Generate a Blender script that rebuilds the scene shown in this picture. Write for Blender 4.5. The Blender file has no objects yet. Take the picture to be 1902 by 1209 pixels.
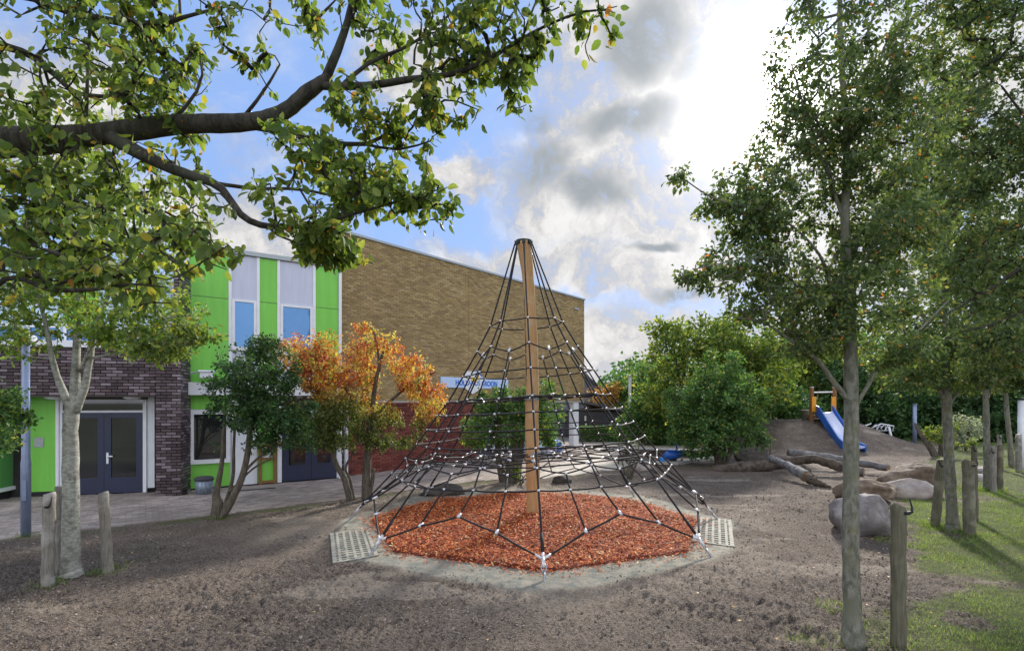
import bpy, math, random
import numpy as np
from mathutils import Vector, Matrix

random.seed(7)
RNG = np.random.default_rng(7)
scene = bpy.context.scene
COL = scene.collection
R = math.radians
EYE = 2.2
HY = 745.0
CX = 951.0

# ------------------------------------------------------------------ camera
cam_data = bpy.data.cameras.new("camera")
cam = bpy.data.objects.new("camera", cam_data)
COL.objects.link(cam)
cam.location = (0, 0, EYE)
cam.rotation_euler = (R(90), 0, 0)
cam_data.sensor_width = 36.0
cam_data.lens = 36.0 * 1000.0 / 1902.0
cam_data.shift_y = (HY - 604.5) / 1902.0
cam_data.clip_start = 0.05
cam_data.clip_end = 2000
scene.camera = cam

# ------------------------------------------------------------------ exposure
scene.view_settings.view_transform = 'Standard'
scene.view_settings.look = 'None'
scene.view_settings.exposure = 1.28
scene.view_settings.gamma = 1.0
scene.view_settings.use_curve_mapping = False
try:
    scene.cycles.max_bounces = 6
    scene.cycles.transparent_max_bounces = 6
    scene.cycles.transmission_bounces = 4
    scene.cycles.sample_clamp_indirect = 4.0
except Exception:
    pass

# ------------------------------------------------------------------ node helper
class NT:
    def __init__(s, tree):
        s.t = tree
        s.n = tree.nodes
        s.l = tree.links
    def new(s, typ, **kw):
        n = s.n.new(typ)
        for k, v in kw.items():
            setattr(n, k, v)
        return n
    def put(s, sock, v):
        if isinstance(v, bpy.types.NodeSocket):
            s.l.new(v, sock)
        elif v is not None:
            if hasattr(sock, 'default_value'):
                try:
                    sock.default_value = v
                except Exception:
                    sock.default_value = (v[0], v[1], v[2], 1.0) if len(v) == 3 else v[:3]
    def math(s, op, a, b=None, c=None, clamp=False):
        n = s.new('ShaderNodeMath', operation=op, use_clamp=clamp)
        s.put(n.inputs[0], a)
        if b is not None: s.put(n.inputs[1], b)
        if c is not None: s.put(n.inputs[2], c)
        return n.outputs[0]
    def vmath(s, op, a, b=None, scale=None):
        n = s.new('ShaderNodeVectorMath', operation=op)
        s.put(n.inputs[0], a)
        if b is not None: s.put(n.inputs[1], b)
        if scale is not None: s.put(n.inputs['Scale'], scale)
        return n.outputs['Value'] if op in ('LENGTH', 'DOT_PRODUCT', 'DISTANCE') else n.outputs[0]
    def noise(s, vec, scale, detail=4, rough=0.55, dist=0.0, color=False, dim='3D'):
        n = s.new('ShaderNodeTexNoise', noise_dimensions=dim)
        if vec is not None: s.put(n.inputs['Vector'], vec)
        n.inputs['Scale'].default_value = scale
        n.inputs['Detail'].default_value = detail
        n.inputs['Roughness'].default_value = rough
        n.inputs['Distortion'].default_value = dist
        return n.outputs['Color'] if color else n.outputs['Fac']
    def ramp(s, v, a, b, lo=0.0, hi=1.0, smooth=True):
        n = s.new('ShaderNodeMapRange', interpolation_type='SMOOTHSTEP' if smooth else 'LINEAR')
        s.put(n.inputs['Value'], v)
        n.inputs['From Min'].default_value = a
        n.inputs['From Max'].default_value = b
        n.inputs['To Min'].default_value = lo
        n.inputs['To Max'].default_value = hi
        return n.outputs[0]
    def mix(s, f, a, b, blend='MIX'):
        n = s.new('ShaderNodeMix', data_type='RGBA', blend_type=blend)
        s.put(n.inputs[0], f)
        for sock, v in ((n.inputs[6], a), (n.inputs[7], b)):
            if isinstance(v, bpy.types.NodeSocket): s.l.new(v, sock)
            else: sock.default_value = (v[0], v[1], v[2], 1.0)
        return n.outputs[2]
    def cramp(s, v, stops):
        n = s.new('ShaderNodeValToRGB')
        s.put(n.inputs[0], v)
        e = n.color_ramp.elements
        while len(e) > 1: e.remove(e[-1])
        e[0].position = stops[0][0]; e[0].color = (*stops[0][1], 1)
        for p, c in stops[1:]:
            q = e.new(p); q.color = (*c, 1)
        return n.outputs[0]

# ------------------------------------------------------------------ world / sky
SUN_AZ = math.atan(0.469)            # to the right of +Y
SUN_EL = R(27.0)
SUN_DIR = Vector((math.sin(SUN_AZ) * math.cos(SUN_EL), math.cos(SUN_AZ) * math.cos(SUN_EL), math.sin(SUN_EL)))
world = bpy.data.worlds.new("World")
scene.world = world
world.use_nodes = True
W = NT(world.node_tree)
for n in list(W.n): W.n.remove(n)
out = W.new('ShaderNodeOutputWorld')
bg = W.new('ShaderNodeBackground')
W.l.new(bg.outputs[0], out.inputs[0])
bg.inputs['Strength'].default_value = 0.1
sky = W.new('ShaderNodeTexSky', sky_type='NISHITA')
sky.sun_disc = False
sky.sun_elevation = SUN_EL
sky.sun_rotation = SUN_AZ
sky.air_density = 1.0
sky.dust_density = 0.6
sky.ozone_density = 2.0
tc = W.new('ShaderNodeTexCoord')
D = tc.outputs['Generated']
sep = W.new('ShaderNodeSeparateXYZ'); W.l.new(D, sep.inputs[0])
dz = W.math('MAXIMUM', sep.outputs[2], 0.0)
def skydir(px, py):
    v = Vector(((px - CX) / 1000.0, 1.0, (HY - py) / 1000.0)); v.normalize(); return v
warp_n = W.noise(D, 5.5, 7, 0.62, color=True)
warp = W.vmath('SCALE', W.vmath('SUBTRACT', warp_n, (0.5, 0.5, 0.5)), scale=0.22)
DW = W.vmath('ADD', D, warp)
warp2 = W.vmath('SCALE', W.vmath('SUBTRACT', W.noise(D, 6.5, 4, 0.55, color=True), (0.5, 0.5, 0.5)), scale=0.13)
DW2 = W.vmath('ADD', D, warp2)
def blob(px, py, rx, rz, soft=0.75, src=None):
    c = skydir(px, py)
    v = W.vmath('MULTIPLY', W.vmath('SUBTRACT', src or DW, tuple(c)), (1 / rx, 1 / rx, 1 / rz))
    return W.ramp(W.vmath('LENGTH', v), 1.0 - soft * 0.6, 1.25, 1.0, 0.0)
def vmax(lst):
    r = lst[0]
    for x in lst[1:]: r = W.math('MAXIMUM', r, x)
    return r
white = vmax([blob(1180, 90, .17, .16), blob(1300, 60, .08, .09), blob(1400, 220, .12, .12), blob(1180, 240, .20, .12),
              blob(1080, 350, .17, .13), blob(1220, 395, .20, .10), blob(980, 480, .20, .05), blob(1190, 500, .26, .045),
              blob(1150, 640, .5, .09), blob(860, 330, .07, .03), blob(450, 440, .18, .07), blob(760, 120, .10, .07),
              blob(1660, 330, .24, .24), blob(60, 190, .10, .12)])
DK = [(1200, 75, .075, .07), (1320, 130, .075, .036), (1170, 228, .11, .034), (985, 215, .04, .028), (1010, 322, .062, .060), (1102, 358, .066, .042), (1215, 470, .06, .010), (1270, 560, .07, .012)]
dark = vmax([blob(*q, 1.1, DW2) for q in DK])
# thin high cloud over the whole dome
zz = W.math('ADD', dz, 0.16)
cmb = W.new('ShaderNodeCombineXYZ')
W.put(cmb.inputs[0], W.math('DIVIDE', sep.outputs[0], zz)); W.put(cmb.inputs[1], W.math('DIVIDE', sep.outputs[1], zz))
hi_n = W.noise(cmb.outputs[0], 2.3, 8, 0.62, 0.4)
hi = W.ramp(hi_n, 0.50, 0.74, 0.0, 0.75)
med = W.noise(D, 3.1, 6, 0.6)
# cumulus elsewhere in the dome, out of view, brightened as added fill light
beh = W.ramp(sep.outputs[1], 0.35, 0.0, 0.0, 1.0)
cum_fill = W.math('MULTIPLY', W.ramp(med, 0.43, 0.58), beh)
hor = W.ramp(dz, 0.0, 0.32, 0.55, 0.0)
texn = W.noise(DW, 9.0, 8, 0.65)
wm = W.math('MULTIPLY', white, W.ramp(texn, 0.28, 0.52))
cov = vmax([wm, W.math('MULTIPLY', hi, 0.8), cum_fill])
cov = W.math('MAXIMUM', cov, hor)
sd = W.math('MAXIMUM', W.vmath('DOT_PRODUCT', D, tuple(SUN_DIR)), 0.0)
near = W.math('POWER', sd, 34.0)
cl = W.math('ADD', W.ramp(texn, 0.36, 0.66, 2.1, 3.75), W.math('ADD', W.math('MULTIPLY', near, 1.0), W.math('MULTIPLY', beh, 6.0)))  # unseen clouds get extra brightness to fill surfaces facing the camera
clc = W.new('ShaderNodeCombineXYZ')
W.put(clc.inputs[0], W.math('MULTIPLY', cl, 1.0)); W.put(clc.inputs[1], W.math('MULTIPLY', cl, 0.985)); W.put(clc.inputs[2], W.math('MULTIPLY', cl, 0.98))
dkm = W.math('MULTIPLY', dark, W.ramp(texn, 0.25, 0.6, 0.5, 0.95))
clc2 = W.mix(dkm, clc.outputs[0], (1.45, 1.62, 1.76))
skyb = W.mix(1.0, sky.outputs[0], (1.0, 1.03, 1.12), 'MULTIPLY')
skyb = W.mix(0.88, skyb, (1.25, 2.0, 3.75))
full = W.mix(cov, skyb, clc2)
gl = W.math('ADD', W.math('MULTIPLY', W.math('POWER', sd, 110.0), 2.0), W.math('MULTIPLY', W.math('POWER', sd, 500.0), 25.0))
glc = W.new('ShaderNodeCombineXYZ')
for i, k in enumerate((1.0, 0.98, 0.95)): W.put(glc.inputs[i], W.math('MULTIPLY', gl, k))
full = W.mix(1.0, full, glc.outputs[0], 'ADD')
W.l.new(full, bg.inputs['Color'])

# ------------------------------------------------------------------ sun
sl = bpy.data.lights.new("sun", 'SUN')
sun = bpy.data.objects.new("sun", sl)
COL.objects.link(sun)
sl.energy = 2.8
sl.angle = R(5.0)
sl.color = (1.0, 0.93, 0.84)
sun.rotation_euler = (-SUN_DIR).to_track_quat('-Z', 'Y').to_euler()
sun.location = (10, 20, 30)

# ------------------------------------------------------------------ materials
def mat(name, col, rough=0.6, metal=0.0, spec=0.5, nscale=0, namt=0.15, bump=0.0, bscale=0, col2=None, stretch=None, coat=0):
    m = bpy.data.materials.new(name); m.use_nodes = True
    T = NT(m.node_tree); b = T.n['Principled BSDF']
    b.inputs['Roughness'].default_value = rough
    b.inputs['Metallic'].default_value = metal
    b.inputs['Specular IOR Level'].default_value = spec
    if coat: b.inputs['Coat Weight'].default_value = coat
    tcn = T.new('ShaderNodeTexCoord').outputs['Object']
    if stretch: tcn = T.vmath('MULTIPLY', tcn, stretch)
    if nscale:
        c2 = col2 or tuple(x * (1 - namt * 2) for x in col)
        f = T.ramp(T.noise(tcn, nscale, 6, 0.65), 0.3, 0.7)
        T.l.new(T.mix(f, col, c2), b.inputs['Base Color'])
    else:
        b.inputs['Base Color'].default_value = (*col, 1)
    if bump:
        bn = T.new('ShaderNodeBump'); bn.inputs['Strength'].default_value = bump; bn.inputs['Distance'].default_value = 0.02
        T.l.new(T.noise(tcn, bscale or nscale or 10, 6, 0.65), bn.inputs['Height'])
        T.l.new(bn.outputs[0], b.inputs['Normal'])
    return m

def rnd_socket(T):
    g = T.new('ShaderNodeNewGeometry').outputs['Random Per Island']
    o = T.new('ShaderNodeObjectInfo').outputs['Random']
    return T.math('FRACT', T.math('ADD', g, o))

def mat_random(name, stops, rough=0.8, bump=0.3, bscale=60, spec=0.3, dirt=0.25, dscale=1.2):
    """colour varies per separate piece (brick, chip, paver)"""
    m = bpy.data.materials.new(name); m.use_nodes = True
    T = NT(m.node_tree); b = T.n['Principled BSDF']
    b.inputs['Roughness'].default_value = rough
    b.inputs['Specular IOR Level'].default_value = spec
    r = rnd_socket(T)
    c = T.cramp(r, stops)
    pos = T.new('ShaderNodeNewGeometry').outputs['Position']
    f = T.ramp(T.noise(pos, dscale, 5, 0.6), 0.3, 0.7, 1 - dirt, 1 + dirt * 0.5)
    g = T.ramp(T.noise(pos, 90, 3, 0.6), 0.3, 0.7, 0.85, 1.12)
    k = T.math('MULTIPLY', f, g)
    cc = T.new('ShaderNodeCombineXYZ')
    for i in range(3): T.put(cc.inputs[i], k)
    T.l.new(T.mix(1.0, c, cc.outputs[0], 'MULTIPLY'), b.inputs['Base Color'])
    if bump:
        bn = T.new('ShaderNodeBump'); bn.inputs['Strength'].default_value = bump; bn.inputs['Distance'].default_value = 0.004
        T.l.new(T.noise(pos, bscale, 4, 0.6), bn.inputs['Height']); T.l.new(bn.outputs[0], b.inputs['Normal'])
    return m

def mat_leaf(name, stops, trans=0.45, rough=0.58, ztop=None, zlow=None, stops2=None, spec=0.4, cluster=0):
    m = bpy.data.materials.new(name); m.use_nodes = True
    T = NT(m.node_tree); b = T.n['Principled BSDF']
    b.inputs['Roughness'].default_value = rough
    b.inputs['Specular IOR Level'].default_value = spec
    r = rnd_socket(T)
    pos = T.new('ShaderNodeNewGeometry').outputs['Position']
    rc = r
    if cluster:
        rc = T.math('ADD', T.math('MULTIPLY', r, 0.5), T.ramp(T.noise(pos, cluster, 3, 0.6), 0.40, 0.62, 0.0, 0.5))
    c = T.cramp(rc, stops)
    if stops2:
        # a turning tree: low leaves still green (stops2), upper leaves coloured (stops)
        sp = T.new('ShaderNodeSeparateXYZ'); T.l.new(pos, sp.inputs[0])
        hgt = T.math('ADD', sp.outputs[2], T.math('MULTIPLY', T.math('SUBTRACT', T.noise(pos, 1.3, 3), 0.5), 1.6))
        hgt = T.math('ADD', hgt, T.math('MULTIPLY', T.math('SUBTRACT', r, 0.5), 0.4))
        hgt = T.math('ADD', hgt, T.math('MULTIPLY', T.math('SUBTRACT', sp.outputs[0], -3.3), 0.22))
        c = T.mix(T.ramp(hgt, zlow, ztop), T.cramp(r, stops2), c)
    k = T.ramp(T.noise(pos, 1.1, 4, 0.6), 0.3, 0.7, 0.72, 1.2)
    cc = T.new('ShaderNodeCombineXYZ')
    for i in range(3): T.put(cc.inputs[i], k)
    c = T.mix(1.0, c, cc.outputs[0], 'MULTIPLY')
    T.l.new(c, b.inputs['Base Color'])
    tr = T.new('ShaderNodeBsdfTranslucent')
    T.l.new(T.mix(1.0, c, (1.55, 1.5, 0.8), 'MULTIPLY'), tr.inputs[0])
    mx = T.new('ShaderNodeMixShader'); mx.inputs[0].default_value = trans
    T.l.new(b.outputs[0], mx.inputs[1]); T.l.new(tr.outputs[0], mx.inputs[2])
    T.l.new(mx.outputs[0], T.n['Material Output'].inputs[0])
    return m

def mat_bark(name, c1, c2, c3=None, scale=14, bump=0.6, stretch=(1, 1, 0.25), moss=None):
    m = bpy.data.materials.new(name); m.use_nodes = True
    T = NT(m.node_tree); b = T.n['Principled BSDF']
    b.inputs['Roughness'].default_value = 0.9; b.inputs['Specular IOR Level'].default_value = 0.2
    pos = T.new('ShaderNodeNewGeometry').outputs['Position']
    sv = T.vmath('MULTIPLY', pos, stretch)
    n1 = T.noise(sv, scale, 8, 0.7, 0.3)
    n2 = T.noise(pos, 3.0, 5, 0.6)
    c = T.mix(T.ramp(n1, 0.35, 0.65), c1, c2)
    if c3: c = T.mix(T.ramp(n2, 0.5, 0.68), c, c3)
    if moss:
        c = T.mix(T.math('MULTIPLY', T.ramp(T.noise(pos, 7, 6, 0.7), 0.54, 0.66), 0.7), c, moss)
    T.l.new(c, b.inputs['Base Color'])
    bn = T.new('ShaderNodeBump'); bn.inputs['Strength'].default_value = bump; bn.inputs['Distance'].default_value = 0.015
    T.l.new(n1, bn.inputs['Height']); T.l.new(bn.outputs[0], b.inputs['Normal'])
    return m

M = {}
M['rope'] = mat('rope black', (0.012, 0.012, 0.014), 0.75, nscale=60, namt=0.2, bump=0.3, bscale=220)
M['alu'] = mat('cast aluminium', (0.70, 0.70, 0.72), 0.38, 0.35, nscale=20, namt=0.08)
M['steel'] = mat('galvanised steel', (0.42, 0.44, 0.46), 0.4, 0.8, nscale=12, namt=0.15)
M['cap'] = mat('pole cap', (0.03, 0.045, 0.045), 0.5, 0.3, nscale=20, namt=0.2)
M['robinia'] = mat_bark('robinia pole', (0.52, 0.32, 0.155), (0.42, 0.245, 0.11), (0.50, 0.35, 0.20), 7, 0.25, (6, 6, 0.35))
M['green'] = mat('green facade panel', (0.20, 0.60, 0.075), 0.5, nscale=2.2, namt=0.06, stretch=(3, 3, .35), bump=0.03, bscale=40)
M['lilac'] = mat('grey lilac panel', (0.56, 0.59, 0.72), 0.5, nscale=3, namt=0.05, stretch=(3, 3, .3))
M['white'] = mat('white painted frame', (0.78, 0.80, 0.84), 0.4, nscale=4, namt=0.04)
M['pale'] = mat('pale blue cladding', (0.55, 0.72, 0.85), 0.4, nscale=4, namt=0.05)
M['navy'] = mat('navy door paint', (0.022, 0.030, 0.070), 0.35, nscale=5, namt=0.08)
M['plinth'] = mat('black plinth', (0.015, 0.015, 0.018), 0.7)
M['darkin'] = mat('dark interior', (0.035, 0.033, 0.03), 0.9, nscale=2, namt=0.3)
M['soffit'] = mat('brown soffit', (0.10, 0.085, 0.075), 0.8, nscale=6, namt=0.1)
M['coping'] = mat('grey coping', (0.36, 0.40, 0.42), 0.5, 0.3)
M['wood'] = mat_bark('oiled wood', (0.30, 0.16, 0.07), (0.20, 0.10, 0.045), None, 10, 0.2, (4, 4, 0.6))
M['concrete'] = mat('concrete', (0.42, 0.40, 0.37), 0.9, nscale=5, namt=0.12, bump=0.2, bscale=60)
def glass_mat(name, tint, rough=0.03):
    m = bpy.data.materials.new(name); m.use_nodes = True
    T = NT(m.node_tree); b = T.n['Principled BSDF']
    b.inputs['Base Color'].default_value = (*tint, 1)
    b.inputs['Roughness'].default_value = rough
    b.inputs['Specular IOR Level'].default_value = 0.8
    b.inputs['Coat Weight'].default_value = 0.6; b.inputs['Coat Roughness'].default_value = 0.02
    b.inputs['Metallic'].default_value = 0.0
    pos = T.new('ShaderNodeNewGeometry').outputs['Position']
    f = T.ramp(T.noise(pos, 0.9, 3, 0.5), 0.35, 0.7)
    T.l.new(T.mix(f, tint, tuple(x * 0.45 for x in tint)), b.inputs['Base Color'])
    return m
M['glass'] = glass_mat('window glass dark', (0.028, 0.028, 0.030))
def skyglass():
    m = bpy.data.materials.new('coated sky glass'); m.use_nodes = True
    T = NT(m.node_tree); b = T.n['Principled BSDF']
    b.inputs['Base Color'].default_value = (0.065, 0.15, 0.31, 1)
    b.inputs['Metallic'].default_value = 0.8; b.inputs['Roughness'].default_value = 0.04
    return m
M['glass_blue'] = skyglass()
M['brick_brown'] = mat_random('brown purple brick', [(0.0, (0.043, 0.025, 0.030)), (0.35, (0.071, 0.043, 0.048)), (0.62, (0.104, 0.068, 0.074)), (0.80, (0.190, 0.140, 0.158)), (1.0, (0.26, 0.21, 0.235))], 0.5, spec=0.5)
M['brick_yellow'] = mat_random('yellow brown brick', [(0.0, (0.268, 0.182, 0.080)), (0.25, (0.342, 0.237, 0.100)), (0.7, (0.416, 0.292, 0.125)), (0.93, (0.490, 0.363, 0.175)), (1.0, (0.285, 0.198, 0.120))], 0.85, dirt=0.13, dscale=0.5)
M['brick_red'] = mat_random('red brick', [(0.0, (0.13, 0.035, 0.028)), (0.4, (0.21, 0.055, 0.042)), (0.8, (0.28, 0.085, 0.06)), (1.0, (0.17, 0.06, 0.05))], 0.85)
M['mortar'] = mat('light mortar', (0.36, 0.32, 0.25), 0.95, nscale=30, namt=0.1)
M['mortar_p'] = mat('purple dark mortar', (0.030, 0.024, 0.026), 0.95, nscale=30, namt=0.1)
M['mortar_r'] = mat('red mortar', (0.075, 0.04, 0.035), 0.95, nscale=30, namt=0.1)
M['paver'] = mat_random('concrete paver', [(0.0, (0.247, 0.202, 0.176)), (0.5, (0.325, 0.273, 0.240)), (1.0, (0.403, 0.345, 0.305))], 0.9, dirt=0.3, dscale=0.8)
M['tile'] = mat_random('pale paving tile', [(0.0, (0.40, 0.36, 0.30)), (0.5, (0.46, 0.42, 0.36)), (1.0, (0.52, 0.47, 0.41))], 0.9, dirt=0.25, dscale=0.7)
M['chip'] = mat_random('red bark chip', [(0.0, (0.232, 0.048, 0.018)), (0.4, (0.509, 0.118, 0.033)), (0.8, (0.739, 0.204, 0.058)), (0.96, (0.850, 0.390, 0.140)), (1.0, (0.850, 0.820, 0.429))], 0.8, bump=0, dirt=0.2)
M['chipbase'] = mat('bark bed base', (0.24, 0.045, 0.018), 0.95, nscale=30, namt=0.35, bump=0.6, bscale=40)
M['bark_a'] = mat_bark('pear tree bark', (0.028, 0.025, 0.021), (0.075, 0.068, 0.055), (0.06, 0.068, 0.045), 24, 0.9)
M['bark_b'] = mat_bark('pale smooth bark', (0.22, 0.225, 0.19), (0.42, 0.42, 0.37), (0.15, 0.145, 0.12), 16, 0.6, (1, 1, 2.2), moss=(0.10, 0.095, 0.075))
M['bark_c'] = mat_bark('grey green bark', (0.10, 0.10, 0.075), (0.24, 0.235, 0.19), (0.16, 0.165, 0.12), 22, 0.6, (1, 1, 0.45), moss=(0.17, 0.16, 0.06))
M['bark_d'] = mat_bark('dark shrub bark', (0.07, 0.058, 0.045), (0.15, 0.13, 0.10), None, 20, 0.5)
M['stake'] = mat_bark('weathered stake', (0.27, 0.25, 0.215), (0.15, 0.135, 0.11), (0.36, 0.34, 0.31), 9, 0.5, (5, 5, 0.5))
M['stake_g'] = mat_bark('greenish stake', (0.16, 0.15, 0.105), (0.095, 0.09, 0.06), (0.24, 0.23, 0.17), 9, 0.5, (5, 5, 0.5))
M['log'] = mat_bark('weathered log', (0.055, 0.042, 0.033), (0.115, 0.09, 0.07), (0.15, 0.13, 0.12), 9, 0.6, (1, 1, 1))
M['log_g'] = mat_bark('silvery log', (0.20, 0.195, 0.20), (0.10, 0.09, 0.085), (0.27, 0.265, 0.265), 9, 0.5, (1, 1, 1))
M['logend'] = mat('cut wood', (0.26, 0.17, 0.10), 0.8, nscale=12, namt=0.15)
M['rubber'] = mat('black rubber strap', (0.012, 0.012, 0.012), 0.7)
M['slide_blue'] = mat('blue slide plastic', (0.025, 0.12, 0.46), 0.4, nscale=3, namt=0.05)
M['slide_bed'] = mat('polished slide bed', (0.62, 0.66, 0.80), 0.25, 0.3)
M['orange'] = mat('orange panel', (0.80, 0.33, 0.015), 0.45, nscale=5, namt=0.05)
M['lamp'] = mat('grey blue lamp post', (0.24, 0.29, 0.42), 0.4, 0.3, nscale=4, namt=0.1)
M['zinc'] = mat('zinc bin', (0.30, 0.36, 0.44), 0.45, 0.5, nscale=14, namt=0.15)
M['bluep'] = mat('blue plastic', (0.015, 0.10, 0.42), 0.4)
M['darkroof'] = mat('dark shed cladding', (0.055, 0.055, 0.065), 0.8, nscale=3, namt=0.15)
M['signtext'] = mat('blue lettering', (0.0, 0.13, 0.62), 0.5)
M['signyellow'] = mat('yellow emblem paint', (0.80, 0.55, 0.05), 0.5)
M['signblue'] = mat('light blue sign', (0.50, 0.64, 0.88), 0.5)
M['mat'] = mat('grey green rubber mat', (0.21, 0.215, 0.18), 0.9, nscale=9, namt=0.2, col2=(0.37, 0.34, 0.275))
def rockmat(name, a, b_, c):
    return mat_bark(name, a, b_, c, 4, 0.8, (1, 1, 1))
M['rock_p'] = rockmat('grey rock', (0.255, 0.23, 0.225), (0.145, 0.128, 0.123), (0.36, 0.335, 0.325))
M['rock_b'] = rockmat('brown rock', (0.21, 0.155, 0.115), (0.11, 0.08, 0.06), (0.31, 0.26, 0.205))
M['rock_l'] = rockmat('pale rock', (0.36, 0.31, 0.28), (0.24, 0.20, 0.175), (0.44, 0.40, 0.36))
M['rock_d'] = rockmat('dark rock', (0.06, 0.052, 0.045), (0.10, 0.085, 0.07), (0.05, 0.05, 0.045))
M['leaf_a'] = mat_leaf('pear leaves', [(0.0, (0.061, 0.107, 0.027)), (0.35, (0.110, 0.177, 0.039)), (0.7, (0.171, 0.237, 0.050)), (0.93, (0.264, 0.311, 0.068)), (0.985, (0.374, 0.323, 0.056)), (1.0, (0.462, 0.172, 0.033))], 0.5)
M['leaf_b'] = mat_leaf('yellowing leaves', [(0.0, (0.089, 0.165, 0.032)), (0.4, (0.161, 0.259, 0.053)), (0.8, (0.258, 0.353, 0.079)), (0.95, (0.375, 0.423, 0.084)), (1.0, (0.428, 0.282, 0.053))], 0.42)
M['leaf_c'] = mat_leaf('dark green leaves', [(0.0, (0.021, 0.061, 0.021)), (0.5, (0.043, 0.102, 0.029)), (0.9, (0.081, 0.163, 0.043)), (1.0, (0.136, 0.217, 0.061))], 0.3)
M['leaf_d'] = mat_leaf('autumn leaves', [(0.0, (0.24, 0.05, 0.028)), (0.28, (0.42, 0.115, 0.042)), (0.46, (0.58, 0.24, 0.06)), (0.57, (0.68, 0.46, 0.10)), (0.76, (0.52, 0.51, 0.13)), (1.0, (0.22, 0.31, 0.08))], 0.4,
                       ztop=2.55, zlow=1.65, cluster=2.6, stops2=[(0.0, (0.045, 0.085, 0.025)), (0.6, (0.11, 0.16, 0.035)), (1.0, (0.24, 0.26, 0.06))])
M['leaf_e'] = mat_leaf('mid green leaves', [(0.0, (0.041, 0.103, 0.034)), (0.5, (0.078, 0.177, 0.049)), (0.9, (0.159, 0.280, 0.063)), (1.0, (0.410, 0.373, 0.075))], 0.35)
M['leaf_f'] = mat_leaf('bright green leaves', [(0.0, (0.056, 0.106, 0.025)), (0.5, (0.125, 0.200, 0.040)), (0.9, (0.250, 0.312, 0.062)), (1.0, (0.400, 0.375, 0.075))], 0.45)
M['leaf_g'] = mat_leaf('right tree leaves', [(0.0, (0.054, 0.097, 0.037)), (0.5, (0.097, 0.158, 0.053)), (0.9, (0.189, 0.250, 0.075)), (0.985, (0.304, 0.306, 0.087)), (1.0, (0.643, 0.193, 0.053))], 0.33)
M['leaf_o'] = mat_leaf('orange leaves', [(0.0, (0.28, 0.12, 0.03)), (0.5, (0.42, 0.22, 0.04)), (1.0, (0.50, 0.32, 0.06))], 0.4)
M['leaf_p'] = mat_leaf('pale silvery leaves', [(0.0, (0.16, 0.20, 0.13)), (0.5, (0.28, 0.33, 0.23)), (1.0, (0.42, 0.46, 0.36))], 0.3)
M['grass'] = mat_leaf('grass blades', [(0.0, (0.079, 0.149, 0.030)), (0.5, (0.166, 0.266, 0.050)), (0.85, (0.287, 0.390, 0.083)), (1.0, (0.489, 0.485, 0.193))], 0.35, 0.6)
M['litter'] = mat_leaf('fallen leaves', [(0.0, (0.35, 0.16, 0.05)), (0.5, (0.62, 0.40, 0.12)), (0.8, (0.45, 0.24, 0.10)), (1.0, (0.7, 0.6, 0.4))], 0.1)

# ------------------------------------------------------------------ mesh helpers
def at(px, py, Y):
    return Vector(((px - CX) / 1000.0 * Y, Y, EYE - (py - HY) / 1000.0 * Y))
def gp(px, py):
    Y = 1000.0 * EYE / (py - HY)
    return Vector(((px - CX) / 1000.0 * Y, Y, 0.0))

def mesh_np(name, V, F, m=None, smooth=False):
    """F: (n,k) integer array with constant k"""
    V = np.asarray(V, dtype=np.float32); F = np.asarray(F, dtype=np.int32)
    me = bpy.data.meshes.new(name)
    me.vertices.add(len(V)); me.vertices.foreach_set('co', V.ravel())
    n, k = F.shape
    me.loops.add(n * k); me.loops.foreach_set('vertex_index', F.ravel())
    me.polygons.add(n)
    me.polygons.foreach_set('loop_start', np.arange(0, n * k, k, dtype=np.int32))
    me.polygons.foreach_set('loop_total', np.full(n, k, dtype=np.int32))
    me.polygons.foreach_set('use_smooth', np.full(n, smooth, dtype=bool))
    me.update(calc_edges=True)
    if m: me.materials.append(m)
    return me

def link(name, me, parent=None, loc=None):
    o = bpy.data.objects.new(name, me); COL.objects.link(o)
    if parent is not None: o.parent = parent
    if loc is not None: o.location = loc
    return o
def tag(o, label=None, cat=None, group=None, kind=None):
    if label: o['label'] = label
    if cat: o['category'] = cat
    if group: o['group'] = group
    if kind: o['kind'] = kind
    return o
def empty(name, loc=(0, 0, 0), label=None, cat=None, group=None):
    o = bpy.data.objects.new(name, None); COL.objects.link(o)
    o.location = loc; o.empty_display_size = 0.2
    return tag(o, label, cat, group)

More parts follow.
